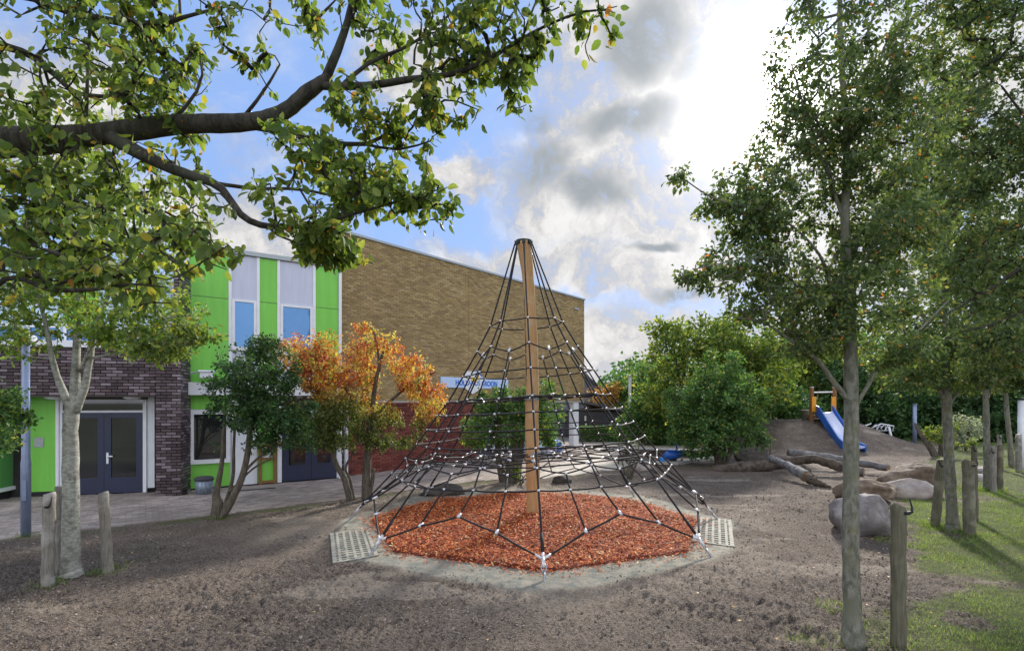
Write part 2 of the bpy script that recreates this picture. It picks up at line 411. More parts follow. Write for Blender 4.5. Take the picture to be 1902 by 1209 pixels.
class MB:
    def __init__(s): s.v = []; s.f = []
    def add(s, vs, fs):
        b = len(s.v); s.v += [tuple(v) for v in vs]; s.f += [tuple(b + i for i in f) for f in fs]
    def box(s, c, ux, uy, uz, hx, hy, hz):
        c = Vector(c); a = Vector(ux) * hx; b = Vector(uy) * hy; d = Vector(uz) * hz
        vs = [c - a - b - d, c + a - b - d, c + a + b - d, c - a + b - d, c - a - b + d, c + a - b + d, c + a + b + d, c - a + b + d]
        s.add(vs, [(0, 3, 2, 1), (4, 5, 6, 7), (0, 1, 5, 4), (1, 2, 6, 5), (2, 3, 7, 6), (3, 0, 4, 7)])
    def abox(s, x0, x1, y0, y1, z0, z1):
        s.box(((x0 + x1) / 2, (y0 + y1) / 2, (z0 + z1) / 2), (1, 0, 0), (0, 1, 0), (0, 0, 1), (x1 - x0) / 2, (y1 - y0) / 2, (z1 - z0) / 2)
    def tube(s, pts, rad, n=8, caps=True):
        pts = [Vector(p) for p in pts]
        if not hasattr(rad, '__len__'): rad = [rad] * len(pts)
        ref = Vector((0, 0, 1))
        b = len(s.v); prev = None
        for i, p in enumerate(pts):
            d = (pts[min(i + 1, len(pts) - 1)] - pts[max(i - 1, 0)])
            if d.length < 1e-9: d = Vector((0, 0, 1))
            d.normalize()
            if prev is None:
                u = d.cross(ref)
                if u.length < 0.1: u = d.cross(Vector((1, 0, 0)))
            else:
                u = prev - d * prev.dot(d)
                if u.length < 1e-4: u = d.cross(Vector((1, 0, 0)))
            u.normalize(); prev = u; w = d.cross(u)
            for k in range(n):
                a = 2 * math.pi * k / n
                q = p + (u * math.cos(a) + w * math.sin(a)) * rad[i]
                s.v.append((q.x, q.y, q.z))
        for i in range(len(pts) - 1):
            for k in range(n):
                k2 = (k + 1) % n
                s.f.append((b + i * n + k, b + i * n + k2, b + (i + 1) * n + k2, b + (i + 1) * n + k))
        if caps:
            s.f.append(tuple(b + k for k in range(n))[::-1])
            e = b + (len(pts) - 1) * n
            s.f.append(tuple(e + k for k in range(n)))
    def mesh(s, name, m, smooth=False):
        me = bpy.data.meshes.new(name); me.from_pydata(s.v, [], s.f)
        me.materials.append(m)
        if smooth: me.polygons.foreach_set('use_smooth', [True] * len(me.polygons))
        me.update()
        return me
    def build(s, name, m, parent=None, smooth=False):
        o = link(name, s.mesh(name, m, smooth), parent)
        if parent is not None and parent.location.length > 0:
            o.matrix_parent_inverse = Matrix.Translation(-parent.location)
        return o

def bevel_obj(o, w=0.01, seg=2):
    md = o.modifiers.new('bevel', 'BEVEL'); md.width = w; md.segments = seg; md.limit_method = 'ANGLE'
    return o

# ------------------------------------------------------------------ noise (numpy)
_perm = np.random.default_rng(3).permutation(4096)
_val = np.random.default_rng(4).random(4096)
def vnoise(x, y, seed=0):
    xi = np.floor(x).astype(np.int64); yi = np.floor(y).astype(np.int64)
    fx = x - xi; fy = y - yi
    fx = fx * fx * (3 - 2 * fx); fy = fy * fy * (3 - 2 * fy)
    def h(a, b): return _val[(_perm[(a + seed * 57) & 4095] + b * 131 + _perm[(b + seed) & 4095]) & 4095]
    return (h(xi, yi) * (1 - fx) + h(xi + 1, yi) * fx) * (1 - fy) + (h(xi, yi + 1) * (1 - fx) + h(xi + 1, yi + 1) * fx) * fy
def fbm(x, y, f, oct=4, seed=0, gain=0.5):
    r = 0; a = 1; t = 0
    for i in range(oct):
        r = r + a * (vnoise(x * f, y * f, seed + i) - 0.5); t += a
        a *= gain; f *= 2.03
    return r / t * 2

# ------------------------------------------------------------------ terrain
NX, NYC = 0.42, 10.0          # centre of the climbing net
EDGE = np.array([(-30, 2.0), (-14, 5.0), (-8.11, 8.53), (-6.28, 9.95), (-4.96, 11.0), (-3.55, 12.2), (-1.86, 14.0), (-.76, 14.9), (.73, 15.2), (2.43, 16.5), (5.92, 19.8), (8.1, 21.6), (9.5, 26), (11, 45), (60, 90)])
def edge_y(x): return np.interp(x, EDGE[:, 0], EDGE[:, 1])
def smooth01(t): t = np.clip(t, 0, 1); return t * t * (3 - 2 * t)
def grass_mask(x, y):
    # the lawn on the right and tufts along the pavement edge
    line = np.interp(y, [3.5, 4.8, 5.6, 6.6, 7.8, 9.0, 10.5, 12, 16, 22, 30], [3.05, 3.1, 3.7, 5.2, 5.6, 6.6, 6.7, 8.6, 12.2, 17.0, 24])
    n = fbm(x, y, 1.3, 4, 11)
    g = smooth01((x - line + n * 0.9) / 0.5)
    bare = smooth01((fbm(x, y, 1.1, 3, 31) - 0.42) / 0.14)
    bare2 = smooth01(1 - np.abs((x - 5.4) * 0.55 + (y - 6.7) * 0.9) / 0.35) * smooth01((6.9 - x) / 0.8)
    g = g * (1 - 0.85 * bare) * (1 - 0.85 * bare2)
    e = edge_y(x) - y
    v = smooth01((0.34 - np.abs(e - 0.22)) / 0.2) * smooth01((fbm(x, y, 1.0, 3, 21) + 0.05) / 0.25) * (x < 6)
    far = smooth01((y - 27) / 3)
    far2 = smooth01((y - 24.5) / 1.5) * smooth01((9.3 - x) / 1.0) * smooth01((x - 6.0) / 1.0) * 0.8
    return np.clip(np.maximum(np.maximum(g, v * 0.8), np.maximum(far * 0.8, far2)), 0, 1)
def mound(x, y):
    hx = np.interp(x, [10.6, 11.6, 12.6, 15.2, 16.0, 16.8, 17.8, 18.9, 20.2], [0, 1.05, 1.30, 1.42, 1.22, 0.86, 0.46, 0.18, 0])
    fy = smooth01(1 - np.clip(np.abs(y - 25.6) - 0.5, 0, 99) / 3.6)
    return hx * fy * (1 + 0.04 * fbm(x, y, 0.8, 3, 5))
def oct_r(x, y):
    dx = x - NX; dy = y - NYC + 0.05
    a = np.arctan2(dx, -dy)
    k = np.mod(a + math.pi / 8, math.pi / 4) - math.pi / 8       # angle from nearest vertex
    return np.hypot(dx, dy) * np.cos(math.pi / 8 - np.abs(k)) / np.cos(math.pi / 8)
BED = 3.02
def height(x, y, fine=True):
    x = np.asarray(x, dtype=float); y = np.asarray(y, dtype=float)
    r = oct_r(x, y)
    h = 0.035 * fbm(x, y, 0.35, 3, 1)
    h = h * smooth01((edge_y(x) - y) / 1.5)
    bed = smooth01((BED + 0.9 - r) / 0.5)
    h = h * (1 - bed)
    h = h + mound(x, y)
    if fine:
        soil = smooth01((edge_y(x) - y) / 0.3) * (1 - bed) * (1 - 0.6 * grass_mask(x, y))
        wx = x + 0.10 * fbm(x, y, 2.3, 2, 41); wy = y + 0.10 * fbm(x, y, 2.3, 2, 43)
        rough = 0.45 + 0.75 * smooth01(fbm(x, y, 0.45, 3, 9) + 0.45)
        rid = 1 - np.abs(fbm(wx, wy * 1.25, 9.0, 3, 51)) * 1.9
        h = h + soil * rough * (0.030 * rid - 0.020 + 0.026 * fbm(wx, wy, 28, 2, 61) + 0.036 * fbm(x, y, 3.6, 3, 71))
        # ruts left by wheels
        for (ax, ay, bx, by, w, d) in ((1.2, 6.4, 4.4, 3.9, .13, .03), (1.9, 6.6, 5.0, 4.2, .13, .03), (-6, 6.2, 0.5, 4.6, .16, .022), (-5.5, 5.2, 1.0, 3.7, .16, .022)):
            ux, uy = bx - ax, by - ay; L = math.hypot(ux, uy); ux /= L; uy /= L
            t = (x - ax) * ux + (y - ay) * uy; s_ = (x - ax) * -uy + (y - ay) * ux + 0.12 * np.sin(t * 1.1)
            band = np.exp(-(s_ / w) ** 2) * smooth01(t / 0.5) * smooth01((L - t) / 0.5)
            h = h + soil * band * (-d + 0.016 * np.sin(t * 2 * math.pi / 0.11 + s_ * 9))
        sk = smooth01((r - BED - 0.02) / 0.15) * (1 - smooth01((r - BED - 0.75) / 0.35))
        h = h + sk * (0.012 * fbm(x, y, 7, 3, 81) + 0.008)
    pav = smooth01((y - edge_y(x)) / 0.12) * (x < 10.2) * (1 - smooth01((mound(x, y) - 0.02) / 0.1))
    return h * (1 - pav) - 0.05 * pav
def H(x, y): return float(height(np.array([x]), np.array([y]), False)[0])
# ------------------------------------------------------------------ ground
def build_ground():
    ys = np.exp(np.linspace(math.log(2.2), math.log(95), 600))
    us = np.linspace(-1.3, 1.3, 720)
    Y, U = np.meshgrid(ys, us, indexing='ij')
    X = U * Y
    Z = height(X, Y)
    V = np.stack([X, Y, Z], -1).reshape(-1, 3)
    nr, nc = Y.shape
    i = np.arange((nr - 1) * (nc - 1)); rr = i // (nc - 1); cc = i % (nc - 1)
    a = rr * nc + cc
    F = np.stack([a, a + 1, a + nc + 1, a + nc], -1)
    x = V[:, 0]; y = V[:, 1]
    keep = oct_r(x[a + 1], y[a + 1]) > BED - 0.25
    F = F[keep]
    r = oct_r(x, y)
    skirt = smooth01((r - BED + 0.3) / 0.1) * (1 - smooth01((r - BED - 0.52 - 0.25 * fbm(x, y, 1.2, 3, 91)) / 0.22))
    skirt = np.maximum(skirt, smooth01((BED + .3 - r) / .1))
    patches = smooth01((fbm(x * 0.5, y * 1.6, 1.0, 4, 101) - 0.36) / 0.12) * 0.7
    near_net = np.exp(-((r - BED - 0.9) / 0.6) ** 2) * smooth01((fbm(x, y, 1.1, 4, 111) + 0.15) / 0.3) * 0.55
    tree_l = np.exp(-(((x + 3.2) / 1.6) ** 2 + ((y - 9.2) / 0.8) ** 2)) * 0.5
    sand = np.clip(np.maximum(np.maximum(patches, near_net), tree_l), 0, 1)
    me = mesh_np('ground', V, F, None, True)
    for nm, arr in (('sand', sand), ('grass', grass_mask(x, y)), ('skirt', skirt), ('relief', Z.reshape(-1) - height(x, y, False))):
        at_ = me.attributes.new(nm, 'FLOAT', 'POINT'); at_.data.foreach_set('value', arr.astype(np.float32))
    m = bpy.data.materials.new('soil'); m.use_nodes = True
    T = NT(m.node_tree); b = T.n['Principled BSDF']
    b.inputs['Roughness'].default_value = 0.95; b.inputs['Specular IOR Level'].default_value = 0.15
    pos = T.new('ShaderNodeNewGeometry').outputs['Position']
    def attr(n_):
        q = T.new('ShaderNodeAttribute'); q.attribute_name = n_; return q.outputs['Fac']
    n1 = T.noise(pos, 2.2, 6, 0.62); n2 = T.noise(T.vmath('MULTIPLY', pos, (1, 1.3, 1)), 30, 5, 0.72, 0.5); n3 = T.noise(pos, 110, 4, 0.65)
    soil = T.mix(T.ramp(n1, 0.32, 0.68), (0.120, 0.093, 0.073), (0.210, 0.168, 0.133))
    soil = T.mix(T.ramp(n2, 0.46, 0.58), soil, (0.046, 0.035, 0.028))
    soil = T.mix(T.math('MULTIPLY', T.ramp(n3, 0.52, 0.66), 0.9), soil, (0.40, 0.345, 0.29))
    sandc = T.mix(T.ramp(n2, 0.4, 0.65), (0.40, 0.34, 0.27), (0.24, 0.20, 0.155))
    c = T.mix(T.math('MULTIPLY', attr('sand'), 0.85), soil, sandc)
    mn = T.noise(pos, 5, 5, 0.7)
    matc = T.mix(T.ramp(mn, 0.38, 0.62), (0.27, 0.275, 0.23), (0.42, 0.38, 0.30))
    c = T.mix(attr('skirt'), c, matc)
    g = T.mix(T.ramp(n2, 0.35, 0.6), (0.12, 0.15, 0.05), (0.07, 0.075, 0.035))
    c = T.mix(T.math('MULTIPLY', attr('grass'), 0.9), c, g)
    T.l.new(c, b.inputs['Base Color'])
    bn = T.new('ShaderNodeBump'); bn.inputs['Strength'].default_value = 1.0; bn.inputs['Distance'].default_value = 0.03
    T.l.new(T.math('ADD', n2, T.math('MULTIPLY', n3, 0.6)), bn.inputs['Height']); T.l.new(bn.outputs[0], b.inputs['Normal'])
    me.materials.append(m)
    o = link('ground', me); tag(o, kind='structure')
    # land reaching the horizon, under the detailed sheet
    f = MB(); f.add([(-700, -700, -0.12), (700, -700, -0.12), (700, 900, -0.12), (-700, 900, -0.12)], [(0, 1, 2, 3)])
    fm = mat('far land', (0.10, 0.11, 0.055), 0.95, nscale=0.3, namt=0.2)
    tag(f.build('terrain', fm), kind='structure')
build_ground()

def rand_rot(n, tilt):
    """random rotations about z, then a tilt"""
    a = RNG.random(n) * 2 * math.pi; t = (RNG.random(n) - 0.5) * 2 * tilt; u = (RNG.random(n) - 0.5) * 2 * tilt
    ca, sa, ct, st, cu, su = np.cos(a), np.sin(a), np.cos(t), np.sin(t), np.cos(u), np.sin(u)
    Rz = np.zeros((n, 3, 3)); Rz[:, 0, 0] = ca; Rz[:, 0, 1] = -sa; Rz[:, 1, 0] = sa; Rz[:, 1, 1] = ca; Rz[:, 2, 2] = 1
    Rx = np.zeros((n, 3, 3)); Rx[:, 0, 0] = 1; Rx[:, 1, 1] = ct; Rx[:, 1, 2] = -st; Rx[:, 2, 1] = st; Rx[:, 2, 2] = ct
    Ry = np.zeros((n, 3, 3)); Ry[:, 1, 1] = 1; Ry[:, 0, 0] = cu; Ry[:, 0, 2] = su; Ry[:, 2, 0] = -su; Ry[:, 2, 2] = cu
    return Rz @ Rx @ Ry
def scatter(name, tv, tf, pos, rot, scale, m, parent=None, smooth=False):
    """tv: template vertices, tf: faces of constant size; scale (n,3)"""
    n = len(pos)
    if n == 0: return None
    V = np.einsum('nij,nkj->nki', rot, tv[None] * scale[:, None, :]) + pos[:, None, :]
    F = (tf[None] + (np.arange(n) * len(tv))[:, None, None]).reshape(-1, tf.shape[1])
    return link(name, mesh_np(name, V.reshape(-1, 3), F, m, smooth), parent)

def bed_z(x, y):
    r = oct_r(x, y)
    return 0.03 + 0.10 * smooth01(1 - r / BED) + 0.05 * fbm(x, y, 1.2, 3, 7)
def build_bed():
    n = 90
    xs = np.linspace(NX - 3.3, NX + 3.3, n); ys = np.linspace(NYC - 3.4, NYC + 3.4, n)
    X, Y = np.meshgrid(xs, ys, indexing='ij')
    r = oct_r(X, Y); k = np.minimum(1, BED / np.maximum(r, 1e-6))
    X2 = NX + (X - NX) * k; Y2 = (NYC - .05) + (Y - NYC + .05) * k
    V = np.stack([X2, Y2, bed_z(X2, Y2) - 0.012 - 0.06 * (r > BED + .02)], -1).reshape(-1, 3)
    i = np.arange((n - 1) ** 2); a = (i // (n - 1)) * n + i % (n - 1)
    F = np.stack([a, a + n, a + n + 1, a + 1], -1)
    rr = r.reshape(-1); keep = (rr[F].min(1) < BED + 0.08)
    o = link('bark_bed', mesh_np('bark_bed', V, F[keep], M['chipbase'], True)); tag(o, kind='structure')
    N = 52000
    x = NX + (RNG.random(N) - .5) * 6.6; y = NYC - .05 + (RNG.random(N) - .5) * 6.6
    k = oct_r(x, y) < BED + RNG.random(N) ** 4 * 0.45
    x, y = x[k], y[k]; N = len(x)
    pos = np.stack([x, y, bed_z(x, y) + RNG.random(N) * 0.028 - 0.03 * (oct_r(x, y) > BED)], -1)
    tv = np.array([(-.5, -.5, 0), (-.5, .5, 0), (0, -.45, .16), (0, .5, .16), (.5, -.3, 0), (.5, .4, .05)], dtype=float)
    tf = np.array([(0, 2, 3, 1), (2, 4, 5, 3)])
    L = 0.026 + 0.060 * RNG.random(N) ** 1.6
    sc = np.stack([L, 0.008 + 0.014 * RNG.random(N), L * 0.8], -1)
    o = scatter('bark_chips', tv, tf, pos, rand_rot(N, 0.55), sc, M['chip'])
    tag(o, kind='stuff', label='loose red bark chips filling the octagonal bed under the climbing net')
build_bed()

def perforated_mat(corners, label, nx=6, ny=14):
    c = [Vector(q) for q in corners]   # p00, p10, p11, p01
    def pt(u, v, z):
        p = c[0] * (1 - u) * (1 - v) + c[1] * u * (1 - v) + c[2] * u * v + c[3] * (1 - u) * v
        return Vector((p.x, p.y, z + 0.006 * math.sin(u * 5 + v * 3)))
    mb = MB()
    def quadbox(u0, u1, v0, v1, z1):
        top = [pt(u0, v0, z1), pt(u1, v0, z1), pt(u1, v1, z1), pt(u0, v1, z1)]
        bot = [Vector((p.x, p.y, 0.0)) for p in top]
        mb.add(top + bot, [(0, 1, 2, 3), (0, 4, 5, 1), (1, 5, 6, 2), (2, 6, 7, 3), (3, 7, 4, 0)])
    for i in range(nx + 1):
        w = 0.045 if i in (0, nx) else 0.032
        u = min(max(i / nx, w), 1 - w)
        quadbox(u - w, u + w, 0, 1, 0.024)
    for j in range(ny + 1):
        w = 0.016 if j in (0, ny) else 0.011
        v = min(max(j / ny, w), 1 - w)
        quadbox(0.002, 0.998, v - w, v + w, 0.020)
    o = mb.build('rubber_mat', M['mat'])
    tag(o, label, 'rubber mat', 'perforated rubber mats beside the bark bed')
perforated_mat([gp(613, 992), gp(684, 984), gp(703, 1034), gp(618, 1048)], 'grey green perforated rubber mat at the left edge of the red bark bed')
perforated_mat([gp(1292, 962), gp(1358, 966), gp(1364, 1018), gp(1286, 1006)], 'sand covered perforated rubber mat at the right edge of the red bark bed')

# ------------------------------------------------------------------ wall frames
class Face:
    def __init__(s, px, py, dx, dy):
        s.p = gp(px, py); d = Vector((dx, dy, 0)).normalized(); s.d = d
        s.n = Vector((d.y, -d.x, 0))
        s.z = Vector((0, 0, 1))
    def back(s, t):
        q = Face.__new__(Face); q.p = s.p - s.n * t; q.d, q.n, q.z = s.d, s.n, s.z; return q
    def s_at(s, px, o=0.0):
        k = (px - CX) / 1000.0; p = s.p + s.n * o
        return (k * p.y - p.x) / (s.d.x - k * s.d.y)
    def z_at(s, px, py, o=0.0):
        p = s.p + s.n * o + s.d * s.s_at(px, o)
        return EYE - (py - HY) / 1000.0 * p.y
    def pt(s, t, z, o=0.0):
        p = s.p + s.d * t + s.n * o; return Vector((p.x, p.y, z))
    def box(s, mb, s0, s1, z0, z1, o0=0.0, o1=0.05):
        mb.box(s.pt((s0 + s1) / 2, (z0 + z1) / 2, (o0 + o1) / 2), s.d, s.n, s.z, abs(s1 - s0) / 2, abs(o1 - o0) / 2, abs(z1 - z0) / 2)
    def part(s, name, m, parent, s0, s1, z0, z1, o0=0.0, o1=0.05, bev=0.0):
        mb = MB(); s.box(mb, s0, s1, z0, z1, o0, o1)
        o = mb.build(name, m, parent)
        if bev: bevel_obj(o, bev)
        return o

_brick_mesh = {}
def unit_brick(key, m, L, Hh, dp):
    if key not in _brick_mesh:
        mb = MB(); c = 0.004
        a, b = L / 2, Hh / 2
        mb.add([(-a, 0, -b), (a, 0, -b), (a, 0, b), (-a, 0, b), (-a + c, -dp, -b + c), (a - c, -dp, -b + c), (a - c, -dp, b - c), (-a + c, -dp, b - c)],
               [(4, 5, 6, 7), (0, 1, 5, 4), (1, 2, 6, 5), (2, 3, 7, 6), (3, 0, 4, 7)])
        _brick_mesh[key] = mb.mesh('brick', m)
    return _brick_mesh[key]
def bricks(fr, parent, key, m, s0, s1, z0, z1, L=0.205, Hh=0.058, joint=0.012, n_single=0, off=0.0, holes=(), dp=0.010, name='brick'):
    me = unit_brick(key, m, L, Hh, dp)
    rows = int((z1 - z0) / (Hh + joint)); pl = L + joint
    rh = (z1 - z0) / max(rows, 1)
    items = []
    for r in range(rows):
        z = z0 + (r + .5) * rh
        st = s0 - (pl / 2 if r % 2 else 0) + ((r * 37) % 5) * 0.004
        k = 0
        while True:
            a = st + k * pl; b = a + L; k += 1
            if a > s1 - 0.01: break
            a2, b2 = max(a, s0), min(b, s1)
            if b2 - a2 < 0.03: continue
            c = (a2 + b2) / 2
            if any(h[0] < c < h[1] and h[2] < z < h[3] for h in holes): continue
            items.append((c, z, (b2 - a2) / L))
    def vis(it):
        p = fr.pt(it[0], it[1], 0)
        return p.length
    if n_single:
        items.sort(key=vis)
    rot = Matrix((( fr.d.x, -fr.n.x, 0), (fr.d.y, -fr.n.y, 0), (0, 0, 1))).to_4x4()
    par_inv = Matrix.Translation(-parent.location)
    for it in items[:n_single]:
        o = bpy.data.objects.new(name, me); COL.objects.link(o); o.parent = parent
        jit = random.uniform(-.0015, .0015)
        o.matrix_parent_inverse = par_inv
        o.matrix_basis = Matrix.Translation(fr.pt(it[0], it[1], off + jit)) @ rot @ Matrix.Diagonal((it[2], 1, 1, 1))
    rest = items[n_single:]
    if rest:
        tv = np.array([v.co[:] for v in me.vertices]); tf = np.array([list(p.vertices) for p in me.polygons])
        pos = np.array([fr.pt(c, z, off + random.uniform(-.002, .002))[:] for c, z, k in rest])
        rr = np.repeat(np.array(rot.to_3x3())[None], len(rest), 0)
        sc = np.array([(k, 1, 1) for c, z, k in rest])
        o = scatter(name + 'work', tv, tf, pos, rr, sc, m, parent); o.matrix_parent_inverse = par_inv
        tag(o, kind='stuff')

# ------------------------------------------------------------------ school building (green and brown wing)
G = Face(630, 888, 1.45, 1.0)            # green facade, s<0 to the left
Lf = Face(317, 921, 0.965, 0.26)         # brown brick wing, s<0 to the left
Rf = Lf.back(0.7)                        # recessed entrance
school = empty('school_building', G.p, 'school wing with lime green panels, blue windows and dark purple brick entrance', 'building')

gs = G.s_at
sL = gs(348); sR = 0.0
def gz(px, py): return G.z_at(px, py)
ZT = 6.0; ZB0, ZB1 = 2.35, 2.66
# backing wall and roof volume
w = MB(); G.box(w, sL, sR, 0, ZT - .02, -5.0, -0.02)
w.build('wall', M['white'], school)
G.part('roof_coping', M['coping'], school, sL, sR + .03, ZT - .02, ZT + .09, -5.0, 0.10)
G.part('fascia', M['white'], school, sL, gs(628), ZB0, ZB1, 0.0, 0.30, .01)
# upper storey: strips from left to right
joint_z = gz(430, 556)
xs = [350, 427, 478, 516, 582, 628]
def panel(x0, x1, z0, z1, m, name='facade_panel', o=0.03, gap=0.008):
    return G.part(name, m, school, gs(x0) + gap, gs(x1) - gap, z0 + gap, z1 - gap, 0.0, o)
for x0, x1 in ((352, 427), (480, 516), (584, 628)):
    panel(x0, x1, ZB1, joint_z, M['green']); panel(x0, x1, joint_z, ZT - .03, M['green'])
def window_strip(x0, x1, ztop, zbot):
    panel(x0, x1, ztop + .05, ZT - .03, M['lilac'], o=0.028)
    G.part('frame_strip', M['white'], school, gs(x0) - .035, gs(x0) + .035, ZB1, ZT - .03, 0.0, 0.055)
    G.part('frame_strip', M['white'], school, gs(x1) - .035, gs(x1) + .035, ZB1, ZT - .03, 0.0, 0.055)
    wf = MB(); a, b = gs(x0) + .04, gs(x1) - .04
    G.box(wf, a, b, ztop, ztop + .06, 0.0, .06); G.box(wf, a, b, zbot - .09, zbot, 0.0, .08)
    G.box(wf, a, a + .07, zbot, ztop, 0.0, .06); G.box(wf, b - .07, b, zbot, ztop, 0.0, .06)
    wo = wf.build('window', M['white'], school)
    pn = MB(); G.box(pn, a + .07, b - .07, zbot, ztop, 0.0, .02); po = pn.build('pane', M['glass_blue'], wo)
    panel(x0, x1, ZB1, zbot - .10, M['lilac'], o=0.028)
window_strip(427, 479, gz(455, 562), gz(455, 645))
window_strip(517, 583, gz(550, 572), gz(550, 655))
G.part('corner_frame', M['white'], school, gs(628), gs(633), 0.0, ZT - .02, 0.0, 0.09)
G.part('frame_strip', M['white'], school, gs(346), gs(351), ZB1, ZT, 0.0, 0.06)
# ground floor
zw1 = gz(385, 764); zw0 = gz(385, 860)
panel(352, 397, zw1 + .05, ZB0, M['green']); 
panel(352, 428, gz(385, 905), zw0, M['green'])
panel(397, 428, zw1 + .05, ZB0, M['green'])
wf = MB(); a, b = gs(352), gs(427)
G.box(wf, a, b, zw1 - .07, zw1 + .05, 0.0, .07); G.box(wf, a, b, zw0, zw0 + .10, 0.0, .10)
G.box(wf, a, a + .09, zw0 + .1, zw1 - .07, 0.0, .07); G.box(wf, b - .09, b, zw0 + .1, zw1 - .07, 0.0, .07)
wo = wf.build('window', M['white'], school)
pn = MB(); G.box(pn, a + .09, b - .09, zw0 + .1, zw1 - .07, 0.0, .015); pn.build('pane', M['glass'], wo)
G.part('frame_strip', M['white'], school, gs(345), gs(351), 0.03, ZB0, 0.0, 0.12)
panel(430, 478, gz(455, 900), ZB0, M['white'], 'white_panel')
G.part('frame_strip', M['white'], school, gs(452), gs(454), .1, ZB0 - .01, 0.03, 0.045)
panel(478, 515, gz(495, 896), ZB0, M['green'])
G.part('frame_strip', M['white'], school, gs(514), gs(522), 0.03, ZB0, 0.0, 0.09)
G.part('frame_strip', M['white'], school, gs(624), gs(627.6), 0.03, ZB0, 0.0, 0.09)
G.part('plinth', M['plinth'], school, sL, sR, 0.0, 0.085, 0.0, 0.02)
def door_leaf(fr, par, s0, s1, z0, z1, kick, stile, handle_side, glass='glass', top=0.12, o=0.02, hz=1.0):
    mb = MB()
    fr.box(mb, s0, s0 + stile, z0, z1, o, o + .05); fr.box(mb, s1 - stile, s1, z0, z1, o, o + .05)
    fr.box(mb, s0 + stile, s1 - stile, z0, z0 + kick, o, o + .05); fr.box(mb, s0 + stile, s1 - stile, z1 - top, z1, o, o + .05)
    d = mb.build('door', M['navy'], par)
    p = MB(); fr.box(p, s0 + stile, s1 - stile, z0 + kick, z1 - top, o + .005, o + .025)
    p.build('pane', M[glass], d)
    if handle_side:
        hx = s0 + stile * .5 if handle_side < 0 else s1 - stile * .5
        h = MB(); fr.box(h, hx - .022, hx + .022, hz - .13, hz + .13, o + .05, o + .062)
        fr.box(h, hx - .01 if handle_side < 0 else hx - .12, hx + .12 if handle_side < 0 else hx + .01, hz + .03, hz + .06, o + .08, o + .10)
        fr.box(h, hx - .01, hx + .01, hz + .03, hz + .06, o + .062, o + .08)
        q = h.build('handle', M['white'], d); q
    return d
zd = gz(575, 766)
door_leaf(G, school, gs(523) + .01, gs(577) - .004, 0.05, zd, .42, .16, 0)
door_leaf(G, school, gs(577) + .004, gs(624) - .01, 0.05, zd, .42, .16, -1, hz=gz(580, 835))
G.part('transom', M['white'], school, gs(522), gs(624), zd + .005, zd + .08, 0.0, 0.08)
G.part('transom_pane', M['glass'], school, gs(522), gs(624), zd + .085, ZB0, 0.0, 0.03)
# wall light above the fascia
wl = MB(); p0 = G.pt(gs(351) + .03, ZB1 + .22, 0.12); p1 = G.pt(gs(372), ZB1 + .27, 0.40)
wl.tube([p0, p1], .022, 8); arm = wl.build('light_arm', M['white'], school)
hd = MB(); hd.box(G.pt(gs(380), ZB1 + .17, .42), G.d, G.n, G.z, .15, .13, .07); hd.box(G.pt(gs(380), ZB1 + .265, .42), G.d, G.n, G.z, .19, .16, .025)
bevel_obj(hd.build('wall_light', M['white'], school), .015)

# ---- brown brick wing
ls = Lf.s_at
ZS, ZR = 2.33, 3.40     # soffit, top of the brick band
xl = ls(-260); xp0 = ls(289); xp1 = ls(336)
m_ = MB(); Lf.box(m_, xl, xp1 - .006, ZS, ZR, -0.7, -0.01); Lf.box(m_, xp0, xp1 - .006, 0, ZS, -0.72, -0.01); Lf.box(m_, ls(322), xp1 - .006, ZR, 5.3, -0.7, -0.01)
m_.build('brick_backing', M['mortar_p'], school)
bricks(Lf, school, 'brown', M['brick_brown'], xl, xp0, ZS, ZR, n_single=0)
bricks(Lf, school, 'brown', M['brick_brown'], xp0, xp1, 0.0, ZR, n_single=300)
bricks(Lf, school, 'brown', M['brick_brown'], ls(322), xp1, ZR, 5.3, n_single=0)
Sf = Face(632, 886, 1, 0); Sf.p = Lf.p + Lf.d * xp1; Sf.p.z = 0; Sf.d = -Lf.n; Sf.n = Lf.d
bricks(Sf, school, 'brown', M['brick_brown'], 0.01, 0.70, 0.0, 5.3, n_single=0, name='side_brick')
Lf.part('roof_coping', M['white'], school, xl, ls(321), ZR + .001, ZR + .15, -0.8, 0.06)
# clerestory and set-back upper storey
Uf = Lf.back(0.9)
us_ = lambda px: Uf.s_at(px)
Uf.part('wall', M['pale'], school, us_(-300), us_(330), 2.4, 4.9, -4.0, 0.0)
for k in range(9):
    x0 = -290 + k * 68
    Uf.part('facade_panel', M['green'] if k in (6,) else M['pale'], school, us_(x0) + .02, us_(x0 + 66) - .02, 4.05, 4.85, 0.0, 0.04)
    wf = MB(); a, b = us_(x0) + .02, us_(x0 + 66) - .02
    Uf.box(wf, a, b, 3.92, 4.0, 0, .06); Uf.box(wf, a, a + .06, 3.56, 3.92, 0, .06); Uf.box(wf, b - .06, b, 3.56, 3.92, 0, .06)
    wo = wf.build('window', M['white'], school)
    pn = MB(); Uf.box(pn, a + .06, b - .06, 3.5, 3.92, 0, .02); pn.build('pane', M['glass_blue'], wo)
Uf.part('roof_coping', M['coping'], school, us_(-305), us_(330), 4.9, 5.0, -4.1, 0.1)
